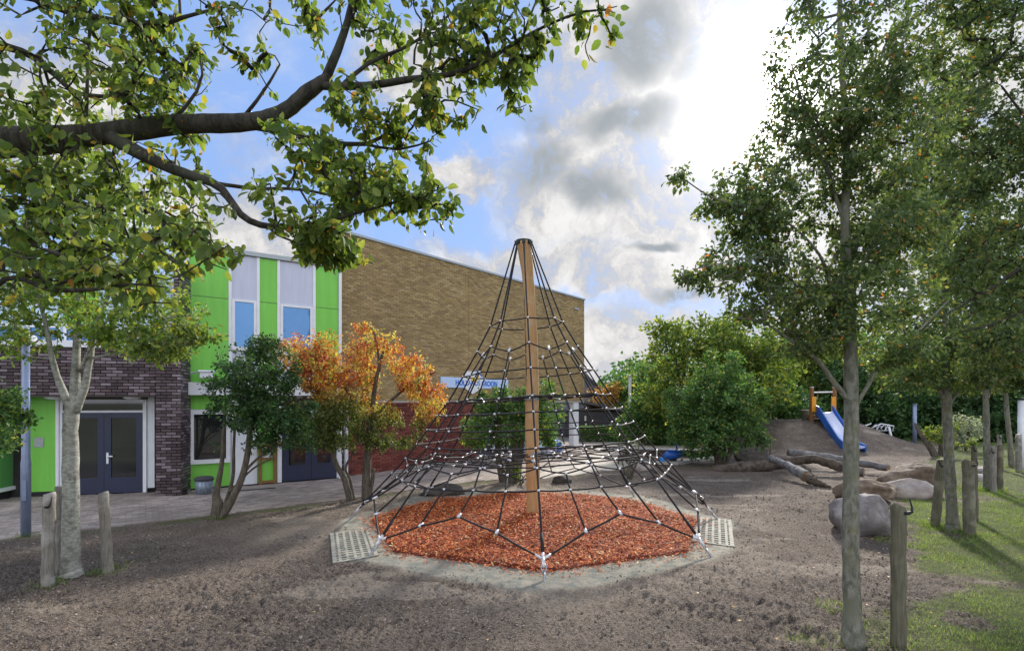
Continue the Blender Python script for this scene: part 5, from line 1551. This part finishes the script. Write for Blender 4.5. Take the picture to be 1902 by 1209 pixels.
    A = cloud([q[:6] + (int(q[6] * 1.35),) for q in B], 11, gap=.38, gf=3.6)
    tree('pear_tree', 'large pear tree reaching dark leafy limbs in from the upper left', 'tree', (-3.75, 3.3, 0), stems, A, None, 'bark_a', 'leaf_a', .060, 7.0,
         spread=.05, tpl='near', single=300, tip=.0038, expo=.40, seed=5, droop=.75, rand=.75, minz=2.9, sag=-.04, maxlen=1.6)
big_tree()

def stem_px(l): return ([at(a, b, c) for a, b, c, d in l], [d * c / 2000 / math.sqrt(1 + ((a - CX) / 1000) ** 2) for a, b, c, d in l])
# --- pale barked tree at the left
def left_tree():
    g = gp(133, 1070)
    Y = g.y
    st = [([Vector((g.x, g.y, -.1)), Vector((g.x, g.y, .04)), at(132, 1040, Y), at(132, 900, Y), at(131, 810, Y), at(136, 745, Y)], [.15, .125, .102, .090, .084, .080]),
          stem_px([(134, 765, Y, 20), (112, 715, Y, 15), (98, 670, Y - .1, 12), (84, 600, Y - .2, 9), (60, 510, Y - .3, 6), (40, 430, Y - .3, 4)]),
          stem_px([(138, 765, Y, 24), (140, 700, Y, 19), (144, 600, Y + .1, 14), (143, 500, Y + .1, 11), (130, 400, Y + .1, 8), (125, 300, Y + .2, 5)]),
          stem_px([(140, 765, Y, 20), (158, 715, Y, 16), (168, 660, Y, 14), (176, 610, Y + .1, 10), (205, 540, Y + .2, 7), (240, 450, Y + .3, 5)]),
          stem_px([(148, 690, Y, 8), (166, 650, Y - .1, 7), (195, 600, Y - .2, 4), (270, 560, Y - .2, 3)]),
          stem_px([(168, 665, Y, 7), (225, 655, Y - .1, 5), (300, 645, Y - .2, 4), (345, 640, Y - .2, 3)])]
    B = [(90, 560, Y, 110, 90, .9, 130), (60, 470, Y, 120, 90, .9, 100), (220, 520, Y + .2, 120, 80, .9, 120), (150, 400, Y, 160, 90, 1.0, 120), (300, 450, Y + .3, 110, 70, .8, 70), (240, 600, Y, 110, 35, .6, 60), (290, 640, Y - .2, 85, 32, .4, 100), (220, 610, Y, 60, 30, .4, 50), (340, 600, Y - .1, 50, 40, .4, 40),
         (300, 565, Y, 80, 45, .5, 50), (30, 620, Y - .2, 60, 50, .5, 40), (370, 620, Y, 35, 30, .3, 9), (20, 540, Y - .3, 60, 100, .6, 45), (110, 250, Y, 170, 100, 1.0, 70), (-60, 500, Y, 80, 120, .8, 40), (395, 620, Y, 12, 18, .1, 3), (260, 330, Y, 130, 70, .8, 40)]
    A = cloud(B, 21, gap=.32, gf=2.2)
    tree('white_barked_tree', 'pale barked three stemmed tree with yellowing leaves beside the lamp post', 'tree', g, st, A, None, 'bark_b', 'leaf_b', .078, 12.5,
         spread=.08, tpl='far', single=300, tip=.0035, expo=.36, seed=8, droop=.4, minz=2.3, maxlen=2.2)
left_tree()

# --- branch of a bush entering at the left edge
def edge_bush():
    b = Vector((-6.75, 6.1, 0))
    st = [([b + Vector((0, 0, -.1)), b + Vector((.05, 0, .8)), b + Vector((.25, .05, 1.9)), b + Vector((.4, .1, 2.6))], [.06, .05, .035, .015])]
    A = cloud([(-60, 770, 6.2, 90, 90, .6, 90), (10, 760, 6.2, 30, 55, .3, 36), (25, 775, 6.2, 22, 14, .2, 14), (10, 830, 6.2, 25, 16, .2, 10), (-120, 850, 6.2, 90, 60, .5, 40)], 31)
    tree('edge_shrub', 'bushy green shrub whose leaves just enter at the left edge', 'shrub', b, st, A, None, 'bark_d', 'leaf_e', .06, 22, spread=.09, seed=12, minz=.5, droop=.3)
edge_bush()

# --- dark green many stemmed tree before the green facade
def dark_tree():
    Y = gp(410, 962).y; g = gp(410, 962)
    st = [stem_px([(402, 962, Y, 24), (404, 935, Y, 22), (402, 915, Y, 14), (412, 860, Y, 9), (416, 800, Y, 7), (420, 740, Y, 5)]),
          stem_px([(412, 960, Y, 18), (432, 925, Y, 15), (450, 885, Y, 13), (460, 840, Y - .05, 12), (466, 780, Y, 9), (475, 700, Y, 6)]),
          stem_px([(415, 945, Y, 9), (432, 890, Y + .1, 7), (434, 840, Y + .1, 6), (436, 790, Y, 5)]),
          stem_px([(446, 885, Y, 6), (480, 850, Y, 5), (525, 822, Y, 3)]), stem_px([(425, 915, Y, 5), (470, 870, Y, 4), (510, 850, Y, 2)]),
          stem_px([(460, 835, Y, 8), (500, 790, Y, 6), (540, 740, Y, 4)])]
    B = [(480, 690, Y, 72, 60, .8, 170), (440, 750, Y, 50, 55, .6, 80), (490, 770, Y, 80, 50, .7, 140), (540, 790, Y, 42, 36, .6, 50), (475, 645, Y, 45, 25, .4, 40), (520, 825, Y, 70, 18, .5, 30), (395, 790, Y, 22, 40, .3, 10), (452, 618, Y, 14, 14, .2, 8), (545, 705, Y, 22, 12, .2, 10), (400, 712, Y, 16, 9, .2, 8), (520, 640, Y, 14, 14, .2, 7), (575, 745, Y, 14, 20, .2, 8)]
    A = cloud(B, 41, gap=.34, gf=2.6)
    tree('dark_green_tree', 'small dark green many stemmed tree standing before the green facade', 'tree', g, st, A, None, 'bark_d', 'leaf_c', .075, 28, spread=.13, seed=14, minz=.75, droop=.35, tip=.004, expo=.35)
dark_tree()

# --- autumn tree
def autumn_tree():
    g = gp(668, 928); Y = g.y
    st = [stem_px([(650, 930, Y - .1, 13), (640, 890, Y - .1, 12), (622, 855, Y - .1, 10), (612, 800, Y, 8), (600, 740, Y, 5)]),
          stem_px([(658, 930, Y, 6), (650, 890, Y, 5), (642, 868, Y, 5), (660, 830, Y, 4), (665, 780, Y, 3)]),
          stem_px([(680, 928, Y, 18), (681, 880, Y, 16), (684, 830, Y, 13), (690, 770, Y, 10), (700, 700, Y, 7), (715, 640, Y, 4)]),
          stem_px([(686, 926, Y, 8), (692, 890, Y, 8), (694, 870, Y, 6)]), stem_px([(683, 830, Y, 8), (670, 780, Y, 7), (640, 720, Y, 6), (590, 670, Y, 5), (545, 640, Y, 3)]),
          stem_px([(690, 780, Y, 7), (730, 740, Y, 6), (770, 710, Y, 4), (810, 690, Y, 3)]), stem_px([(705, 690, Y, 5), (700, 640, Y, 4), (690, 610, Y, 3), (668, 598, Y, 2)])]
    B = [(560, 680, Y - .5, 60, 60, .6, 120), (600, 775, Y - .5, 65, 45, .6, 100), (640, 815, Y - .3, 70, 24, .5, 50), (740, 800, Y - .2, 60, 30, .5, 40), (660, 720, Y, 150, 80, 1.0, 160), (690, 700, Y, 110, 60, 1.0, 170), (640, 670, Y, 100, 50, .8, 120), (770, 730, Y, 60, 60, .7, 100), (700, 770, Y, 110, 45, .9, 120), (600, 770, Y, 70, 50, .8, 90), (570, 700, Y, 60, 50, .7, 60), (690, 640, Y, 60, 30, .5, 40), (680, 605, Y, 35, 12, .2, 9), (810, 750, Y, 25, 30, .3, 16),
         (560, 650, Y, 50, 25, .4, 26), (620, 815, Y, 70, 22, .6, 34), (725, 820, Y, 55, 18, .5, 24), (510, 640, Y, 35, 15, .3, 10), (625, 620, Y, 50, 16, .3, 9), (760, 660, Y, 30, 15, .3, 8)]
    A = cloud(B, 51, gap=.40, gf=3.0)
    tree('autumn_tree', 'autumn tree with red orange and yellow top and green lower leaves', 'tree', g, st, A, None, 'bark_d', 'leaf_d', .075, 22, spread=.13, seed=16, minz=.9, droop=.7, tip=.004, expo=.36)
autumn_tree()

def bush(name, label, px, pyb, Y, blobs, lm, size, per, seed, spread=.14, stems=3, bark='bark_d', cat='tree', tpl='mini', gap=.15, gf=1.0, w=14, group=None, minz=.3, droop=.35, fork=.35):
    b = at(px, pyb, Y); b.z = H(b.x, b.y)
    top = max(blobs, key=lambda q: q[6]); c = at(top[0], top[1], Y)
    st = []
    rng = random.Random(seed)
    for k in range(stems):
        a = rng.uniform(-1, 1); o = Vector((a * w * Y / 1000 * .5, rng.uniform(-.2, .2), 0))
        t = c + Vector((a * .9 + rng.uniform(-.3, .3), rng.uniform(-.4, .4), rng.uniform(-.3, .6)))
        if t.z < b.z + .5: t.z = b.z + .8
        r = w * Y / 2000 / (1 + .4 * k)
        st.append(([b + o + Vector((0, 0, -.15)), b + o * 1.4 + (t - b) * fork * .6, b + o + (t - b) * .7, t], [r, r * .8, r * .5, r * .2]))
    A = cloud([q[:6] + (int(q[6] * 1.25),) for q in blobs], seed, gap=gap, gf=gf)
    return tree(name, label, cat, b, st, A, None, bark, lm, size, per, spread=spread, seed=seed, minz=b.z + minz, tpl=tpl, droop=droop, tip=.005, expo=.38, group=group, sides=4, maxlen=5)

# tree behind the net pole
Y = 14.6
bush('shade_tree', 'dense dark green tree seen through the net left of the pole', 948, 905, Y, [(950, 750, Y, 75, 35, .9, 90), (950, 790, Y, 90, 40, 1.0, 120), (1000, 760, Y, 50, 60, .8, 70), (890, 800, Y, 35, 35, .6, 30), (1020, 810, Y, 25, 25, .5, 16), (915, 745, Y, 40, 22, .5, 24)], 'leaf_e', .10, 32, 61, spread=.15, stems=3, w=30, tpl='far')
bush('low_shrub', 'small leafy shoot at the foot of the tree behind the net', 958, 898, 14.3, [(962, 878, 14.3, 12, 16, .2, 16)], 'leaf_f', .07, 9, 62, spread=.08, stems=2, w=4, cat='shrub', minz=.05)
bush('thin_shrub', 'sparse twiggy shrub on the pavement edge right of the net', 1163, 888, 15.4, [(1165, 850, 15.4, 26, 26, .4, 24), (1170, 830, 15.4, 30, 12, .3, 10)], 'leaf_e', .05, 2, 63, stems=4, w=9, cat='shrub', minz=.1)
# round bush
Y = 18.4
bush('round_bush', 'full rounded mid green bush left of the sand mound', 1338, 862, Y, [(1330, 750, Y, 92, 60, 1.5, 260), (1320, 800, Y, 85, 42, 1.4, 170), (1345, 700, Y, 60, 38, 1.0, 90), (1375, 780, Y, 48, 50, 1.0, 70), (1290, 840, Y, 40, 10, .6, 14), (1280, 770, Y, 42, 55, .8, 60), (1362, 668, Y, 14, 18, .3, 9), (1322, 664, Y, 12, 14, .3, 7), (1412, 735, Y, 18, 12, .3, 9), (1250, 735, Y, 16, 14, .3, 8), (1420, 820, Y, 14, 16, .3, 8)], 'leaf_e', .12, 28, 64, spread=.17, stems=4, w=16, cat='bush', tpl='far')
# background trees
BG = [
 ('background_tree', 'dark green bushy tree between the shed and the round bush', 1200, 838, 27, [(1200, 775, 27, 42, 50, 1.4, 130), (1228, 800, 27, 30, 34, 1.0, 80), (1162, 800, 27, 22, 26, .8, 40), (1215, 730, 27, 30, 22, .8, 40)], 'leaf_e', .13, 16, 70),
 ('background_tree', 'broad yellow green tree rising behind the round bush', 1300, 840, 25, [(1290, 640, 25, 90, 55, 2.0, 150), (1370, 640, 25, 80, 60, 2.0, 150), (1240, 720, 25, 55, 60, 1.5, 90), (1420, 700, 25, 70, 70, 2, 120), (1230, 610, 25, 30, 20, .8, 16), (1340, 740, 25, 100, 60, 1.5, 80)], 'leaf_f', .16, 16, 71),
 ('background_tree', 'dark green trees filling the gap left of the slide', 1450, 800, 29, [(1430, 740, 29, 70, 50, 2, 130), (1400, 700, 29, 60, 50, 2, 80), (1480, 760, 29, 40, 30, 1.5, 60)], 'leaf_e', .17, 16, 72),
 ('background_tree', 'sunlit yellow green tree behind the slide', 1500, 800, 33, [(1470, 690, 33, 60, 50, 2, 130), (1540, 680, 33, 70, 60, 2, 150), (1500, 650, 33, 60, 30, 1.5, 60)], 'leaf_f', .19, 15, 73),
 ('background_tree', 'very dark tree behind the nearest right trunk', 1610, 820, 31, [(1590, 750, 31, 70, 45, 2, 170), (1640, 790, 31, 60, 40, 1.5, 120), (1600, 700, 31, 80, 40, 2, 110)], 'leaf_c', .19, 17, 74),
 ('background_tree', 'dark tree between the blue grey pole and mound foot', 1720, 840, 32, [(1700, 760, 32, 60, 50, 2, 150), (1760, 780, 32, 60, 50, 2, 140), (1700, 810, 32, 60, 22, 1, 60)], 'leaf_c', .19, 17, 75),
 ('background_tree', 'light green tree glimpsed above the blue grey pole', 1690, 800, 36, [(1690, 690, 36, 90, 50, 2, 150), (1780, 700, 36, 90, 50, 2, 150)], 'leaf_f', .2, 14, 76),
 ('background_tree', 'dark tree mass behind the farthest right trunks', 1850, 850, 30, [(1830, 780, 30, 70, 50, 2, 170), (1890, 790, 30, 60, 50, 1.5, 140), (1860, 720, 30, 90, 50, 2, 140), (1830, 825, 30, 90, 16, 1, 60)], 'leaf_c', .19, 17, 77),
 ('background_tree', 'dark green tree behind the hedge with dead twigs on top', 1165, 835, 36, [(1190, 750, 36, 50, 40, 2, 110), (1160, 720, 36, 40, 28, 1.5, 60), (1215, 790, 36, 55, 35, 1.5, 110), (1200, 700, 36, 30, 22, 1, 30)], 'leaf_e', .19, 15, 78),
 ('background_tree', 'small orange autumn tree beside the grey house end', 1120, 800, 34.5, [(1120, 740, 34.5, 30, 26, 1, 60), (1100, 765, 34.5, 22, 14, .8, 26), (1138, 725, 34.5, 18, 14, .8, 20)], 'leaf_o', .13, 10, 79),
 ('background_tree', 'olive tree with yellowish leaves behind the sandpit', 1262, 842, 28, [(1262, 800, 28, 45, 34, 1.4, 110), (1235, 770, 28, 30, 30, 1, 50), (1300, 780, 28, 40, 40, 1.2, 70)], 'leaf_f', .15, 15, 80),
]
for nm, lb, px, pyb, Y, bl, lm, sz, per, sd in BG:
    bush(nm, lb, px, pyb, Y, bl, lm, sz * 1.3, per * 1.5, sd, spread=.32, stems=3, w=10, group='trees at the back of the playground', gap=.1, gf=.5)
# a far belt of woodland closing the view
def woodland():
    rng = np.random.default_rng(90); pts = []
    for k in range(5200):
        u = rng.uniform(-.05, 1.35); Yw = rng.uniform(42, 52); x = u * Yw
        topz = 5.0 + 1.6 * vnoise(np.array([u * 14.0]), np.array([1.5]), 2)[0] + 2.0 * smooth01((u - .25) / .3) - 2.4 * smooth01((.24 - u) / .1)
        pts.append((x, Yw, rng.random() ** .8 * topz))
    pts = np.repeat(np.array(pts), 6, 0) + rng.normal(size=(5200 * 6, 3)) * .35
    rot = leaf_frames(rng.normal(size=(len(pts), 3)), rng, .3)
    s_ = .42 * (.6 + .6 * rng.random(len(pts))); tv, tf = TPL['mini']
    o = scatter('woodland', tv, tf, pts, rot, np.stack([s_, s_, s_], -1), M['leaf_e'])
    tag(o, kind='stuff', label='far belt of dark green woodland closing the view behind the playground')
woodland()
bush('pale_shrub', 'pale silvery green shrub behind the second right tree', 1795, 838, 24, [(1795, 795, 24, 32, 32, .8, 90), (1775, 820, 24, 26, 18, .6, 40)], 'leaf_p', .12, 14, 81, spread=.2, cat='shrub', w=8)
bush('small_shrub', 'low green shrub with reddish stem at the right foot of the mound', 1746, 846, 21.5, [(1742, 806, 21.5, 24, 15, .5, 50), (1770, 800, 21.5, 20, 15, .4, 30), (1790, 822, 21.5, 18, 8, .3, 14)], 'leaf_f', .10, 13, 82, spread=.14, cat='shrub', w=14, minz=.4)
bush('small_shrub', 'bare twiggy shrub growing against the left side of the mound', 1425, 845, 22.3, [(1428, 815, 22.3, 14, 20, .4, 26)], 'leaf_c', .06, 2, 83, cat='shrub', w=5, minz=.1)

# hedge
def hedge():
    rng = np.random.default_rng(95); Yh = 29.5
    a = at(1074, 835, Yh).x; b = at(1232, 835, Yh).x
    r = empty('hedge', ((a + b) / 2, Yh, 0), 'clipped green hedge right of the white column', 'hedge')
    n = 9000; p = np.stack([rng.uniform(a, b, n), Yh + rng.uniform(-.5, .5, n), rng.uniform(0, .78, n)], -1)
    k = (rng.random(n) < .3); p[k, 2] = .74 + rng.random(k.sum()) * .08; k2 = (~k) & (rng.random(n) < .7); p[k2, 1] = Yh - .5 + rng.normal(size=k2.sum()) * .04
    rot = leaf_frames(rng.normal(size=(n, 3)), rng, .0); s_ = .10 * (.6 + .6 * rng.random(n)); tv, tf = TPL['mini']
    o = scatter('foliage', tv, tf, p, rot, np.stack([s_, s_, s_], -1), M['leaf_e'], r); o.matrix_parent_inverse = Matrix.Translation(-r.location); tag(o, kind='stuff')
    mb = MB()
    for x in np.linspace(a + .2, b - .2, 14): mb.tube([(x, Yh, -.05), (x + .1, Yh, .7)], .03, 5)
    mb.build('stems', M['bark_d'], r)
hedge()

# --- row of trees on the right
def right_tree(px, pyb, lab, trunk, limbs, blobs, size, per, seed, single=0, tpl='far', spread=.08, gap=.22, gf=1.5, minz=2.1, tip=.0035, extra=0):
    g = gp(px, pyb); 
    st = [stem_px(trunk)] + [stem_px(l) for l in limbs]
    p0, r0 = st[0]; st[0] = ([Vector((p0[0].x, p0[0].y, -.12)), Vector((p0[0].x, p0[0].y, .03))] + p0[1:], [r0[0] * 1.55, r0[0] * 1.3] + r0[1:])
    A = cloud([q[:6] + (int(q[6] * 1.55),) for q in blobs], seed, gap=gap, gf=gf)
    return tree('street_tree', lab, 'tree', g, st, A, None, 'bark_c', 'leaf_g', size, per, spread=spread, seed=seed, minz=minz, tpl=tpl, single=single, tip=tip, expo=.38,
                group='young trees in a row along the lawn', droop=.55, sag=.02, maxlen=3)
Y = gp(1585, 1192).y
right_tree(1585, 1192, 'nearest tree of the right row with mossy grey green trunk and dense crown',
    [(1585, 1192, Y, 37), (1583, 1120, Y, 35), (1580, 1000, Y, 34), (1581, 860, Y, 31), (1581, 700, Y, 28), (1578, 600, Y, 23), (1570, 420, Y, 18), (1572, 250, Y, 13), (1560, 60, Y, 10), (1565, -150, Y, 7), (1570, -380, Y, 4)],
    [[(1578, 745, Y, 14), (1545, 705, Y, 12), (1520, 670, Y - .05, 9), (1480, 640, Y - .1, 6), (1420, 600, Y - .1, 4), (1370, 590, Y - .1, 3)],
     [(1585, 760, Y, 10), (1610, 720, Y, 9), (1640, 670, Y + .1, 7), (1700, 620, Y + .2, 5), (1760, 560, Y + .2, 3)],
     [(1580, 640, Y, 12), (1550, 560, Y, 9), (1520, 470, Y - .1, 6), (1440, 400, Y - .2, 4), (1330, 370, Y - .2, 3), (1260, 325, Y - .2, 2)],
     [(1577, 580, Y, 9), (1600, 500, Y, 7), (1650, 400, Y, 5), (1680, 280, Y, 3)],
     [(1570, 420, Y, 9), (1540, 330, Y, 6), (1500, 220, Y, 4), (1470, 120, Y, 3)],
     [(1570, 520, Y, 7), (1500, 490, Y - .2, 5), (1400, 480, Y - .4, 3), (1290, 500, Y - .4, 2)]],
    [(1560, 120, Y, 120, 170, .9, 210), (1500, 260, Y, 90, 100, .7, 80), (1450, 400, Y, 110, 70, .6, 110), (1560, 400, Y, 120, 110, .9, 150), (1380, 500, Y, 110, 45, .5, 74), (1480, 560, Y, 120, 60, .7, 110), (1600, 560, Y, 110, 80, .9, 110), (1310, 380, Y, 50, 25, .3, 16), (1262, 330, Y - .2, 18, 12, .15, 6), (1290, 510, Y, 40, 20, .3, 10),
     (1530, 640, Y, 80, 28, .6, 46), (1650, 620, Y, 60, 60, .6, 50), (1640, 250, Y, 90, 130, .8, 110), (1560, -120, Y, 110, 130, .8, 80), (1400, 340, Y, 70, 50, .5, 34), (1660, 440, Y, 70, 90, .6, 70)],
    .052, 22.0, 101, single=300, spread=.08, gap=.35, gf=3.0)
Y = gp(1770, 985).y
right_tree(1770, 985, 'second tree of the right row between two leaning stakes',
    [(1770, 985, Y, 25), (1768, 950, Y, 23), (1763, 850, Y, 21), (1759, 760, Y, 20), (1757, 700, Y, 17), (1755, 600, Y, 12), (1750, 450, Y, 9), (1745, 300, Y, 6), (1742, 150, Y, 4)],
    [[(1757, 750, Y, 10), (1735, 710, Y, 8), (1700, 680, Y, 5), (1650, 665, Y, 3)], [(1760, 755, Y, 10), (1790, 715, Y, 8), (1830, 680, Y, 6), (1880, 660, Y, 4)], [(1757, 690, Y, 8), (1720, 600, Y, 6), (1680, 520, Y, 4)], [(1757, 680, Y, 8), (1800, 590, Y, 6), (1850, 500, Y, 4)]],
    [(1740, 640, Y, 110, 70, 1.4, 150), (1760, 480, Y, 120, 120, 1.5, 200), (1740, 300, Y, 110, 120, 1.3, 170), (1830, 640, Y, 90, 60, 1.2, 120), (1830, 430, Y, 90, 140, 1.3, 130), (1690, 700, Y, 50, 25, .6, 36), (1740, 150, Y, 100, 80, 1.0, 90), (1800, 710, Y, 60, 20, .7, 40)],
    .08, 22, 102, spread=.14, gap=.28)
Y = gp(1834, 912).y
right_tree(1834, 912, 'third tree of the right row behind a cluster of stakes',
    [(1834, 912, Y, 14), (1833, 860, Y, 14), (1832, 780, Y, 13), (1831, 700, Y, 11), (1830, 600, Y, 8), (1830, 480, Y, 5)], [[(1832, 740, Y, 7), (1805, 700, Y, 5), (1780, 660, Y, 3)], [(1832, 740, Y, 7), (1860, 690, Y, 5), (1890, 650, Y, 3)]],
    [(1830, 650, Y, 80, 50, 1.5, 130), (1830, 560, Y, 90, 80, 1.6, 150), (1800, 450, Y, 80, 90, 1.5, 90), (1870, 700, Y, 50, 22, 1, 50)], .13, 17, 103, spread=.16)
Y = gp(1879, 868).y
right_tree(1879, 868, 'farthest slim trunk of the right row beside the pale stake',
    [(1879, 868, Y, 11), (1876, 820, Y, 11), (1870, 760, Y, 10), (1868, 700, Y, 8), (1868, 600, Y, 5)], [[(1870, 740, Y, 5), (1845, 700, Y, 4), (1830, 670, Y, 2)]],
    [(1870, 680, Y, 60, 50, 1.6, 130), (1880, 600, Y, 70, 60, 1.6, 110)], .16, 17, 104, spread=.2)
# tree outside the right edge whose limbs reach into the frame
Yo = 6.2
g = at(2180, 1100, Yo); g.z = 0
st = [([Vector((g.x, g.y, -.1)), Vector((g.x, g.y, 1.4)), at(2170, 640, Yo), at(2150, 400, Yo), at(2150, 100, Yo)], [.18, .13, .11, .08, .04]),
      stem_px([(2170, 660, Yo, 22), (2050, 560, Yo - .1, 16), (1960, 520, Yo - .2, 13), (1900, 500, Yo - .3, 11), (1850, 530, Yo - .3, 8), (1800, 560, Yo - .3, 6), (1745, 590, Yo - .3, 3)]),
      stem_px([(2000, 540, Yo - .1, 9), (1920, 570, Yo - .4, 7), (1850, 600, Yo - .5, 5), (1790, 615, Yo - .5, 3)]),
      stem_px([(2160, 500, Yo, 16), (2020, 350, Yo - .1, 10), (1930, 250, Yo - .2, 7), (1860, 160, Yo - .2, 4)]),
      stem_px([(2165, 640, Yo, 14), (2060, 680, Yo - .3, 9), (1950, 660, Yo - .6, 5), (1880, 650, Yo - .6, 3)])]
A = cloud([(1880, 540, Yo - .2, 110, 70, .6, 110), (1850, 380, Yo, 110, 130, .8, 150), (1880, 180, Yo, 110, 130, .8, 150), (1840, 60, Yo, 110, 80, .8, 80), (1890, 650, Yo - .4, 80, 40, .5, 50), (2080, 400, Yo, 150, 330, 1.4, 220), (1780, 480, Yo, 60, 60, .5, 40), (1760, 20, Yo, 90, 70, .6, 70), (1860, -20, Yo, 90, 60, .6, 60), (1870, 290, Yo, 60, 90, .6, 60), (1760, 250, Yo, 60, 90, .5, 50)], 105, gap=.36, gf=2.6)
tree('overhanging_tree', 'tree beyond the right edge spreading dark branches into the frame', 'tree', g, st, A, None, 'bark_a', 'leaf_g', .062, 26, spread=.10, seed=105, minz=2.2, tip=.0035, expo=.38, droop=.5, maxlen=3)

# --- grass blades on the lawn and along the pavement edge
def grass():
    rng = np.random.default_rng(120)
    def field(n, x0, x1, y0, y1, smin, smax, hmul=1.0):
        y = y0 * (y1 / y0) ** rng.random(n); x = rng.uniform(x0, x1, n) if not callable(x0) else None
        k = rng.random(n) < grass_mask(x, y) ** 1.1; x, y = x[k], y[k]
        return x, y
    X = []; Yy = []
    for a in ((210000, 2.8, 12.0, 3.6, 14.0), (60000, 8, 26, 12, 30), (26000, -8.5, 6, 7.5, 20)):
        x, y = field(a[0], a[1], a[2], a[3], a[4], 0, 0); k = (np.abs(x) < 1.05 * y + .3) & (oct_r(x, y) > BED + .7); X.append(x[k]); Yy.append(y[k])
    nb = sum(len(q) for q in X)
    for bx, by in [(gp(a, b).x, gp(a, b).y) for a, b in ((1585, 1192), (1669, 1200), (1770, 985), (1736, 977), (1801, 992), (1845, 915), (1857, 913), (1879, 868), (1892, 877), (1834, 912), (1690, 930), (1610, 945), (201, 1062), (88, 1089), (48, 995), (410, 962), (1700, 1010), (1650, 1000), (1510, 1190), (1560, 1130))]:
        m_ = 260; a = rng.random(m_) * 2 * math.pi; d_ = .07 + .16 * rng.random(m_); X.append(bx + np.cos(a) * d_); Yy.append(by + np.sin(a) * d_)
    x = np.concatenate(X); y = np.concatenate(Yy); n = len(x)
    z = height(x, y) - .004
    h = (.022 + .040 * rng.random(n) ** 1.8) * (1 + .035 * np.maximum(y - 4, 0)) * (.55 + 1.0 * vnoise(x * 3.2, y * 3.2, 5) ** 1.5); h[nb:] *= 1.0 + 1.3 * rng.random(n - nb)
    w = .0028 * (1 + .11 * np.maximum(y - 4, 0))
    tv = np.array([(-.5, 0, 0), (.5, 0, 0), (.05, .35, .62), (-.35, .30, .6), (.1, .95, .92)], dtype=float)
    tf = np.array([(0, 1, 2), (0, 2, 3), (3, 2, 4)])
    rot = rand_rot(n, .5)
    o = scatter('grass', tv, tf, np.stack([x, y, z], -1), rot, np.stack([w, h, h], -1), M['grass'])
    tag(o, kind='stuff', label='short patchy grass of the lawn and pavement verge')
grass()
def litter():
    rng = np.random.default_rng(130); n = 520
    y = 3.4 * (24 / 3.4) ** rng.random(n); x = rng.uniform(-1, 1, n) * y
    dens = np.clip(.12 + .9 * ((x > 2.2) & (y < 12)) + .35 * ((x < -4) & (y < 9)), 0, 1); k = rng.random(n) < dens; x, y = x[k], y[k]; n = len(x)
    z = height(x, y) + .012
    k = y > edge_y(x); z[k] = .02
    s_ = .04 * (.6 + .6 * rng.random(n)); tv, tf = TPL['far']
    o = scatter('fallen_leaves', tv, tf, np.stack([x, y, z], -1), rand_rot(n, .5), np.stack([s_, s_, s_], -1), M['litter'])
    tag(o, kind='stuff', label='scattered yellow and brown fallen leaves on soil and lawn')
    # clods and small stones on the soil
    n = 36000; y = 2.9 * (14 / 2.9) ** rng.random(n); x = rng.uniform(-1.05, 1.05, n) * y
    k = (y < edge_y(x) - .1) & (oct_r(x, y) > BED + .5) & (rng.random(n) > grass_mask(x, y)) & (fbm(x, y, 1.1, 3, 7) > -.25); x, y = x[k], y[k]; n = len(x)
    s_ = (.003 + .010 * rng.random(n) ** 3.0) * (1 + .05 * y)
    t = (1 + 5 ** .5) / 2
    tv = np.array([(1, 0, 0), (-1, 0, 0), (0, 1, 0), (0, -1, 0), (0, 0, .8), (0, 0, -.8)], dtype=float)
    tf = np.array([(0, 2, 4), (2, 1, 4), (1, 3, 4), (3, 0, 4), (2, 0, 5), (1, 2, 5), (3, 1, 5), (0, 3, 5)])
    cm = mat_random('soil clods', [(0, (.12, .093, .073)), (.5, (.19, .155, .125)), (1, (.33, .28, .235))], .95, bump=0)
    o = scatter('soil_clods', tv, tf, np.stack([x, y, height(x, y) + s_ * .3], -1), rand_rot(n, 1.0), np.stack([s_ * (1 + rng.random(n)), s_, s_ * .8], -1), cm)
    tag(o, kind='stuff', label='crumbly dark clods lying on the bare soil')
litter()
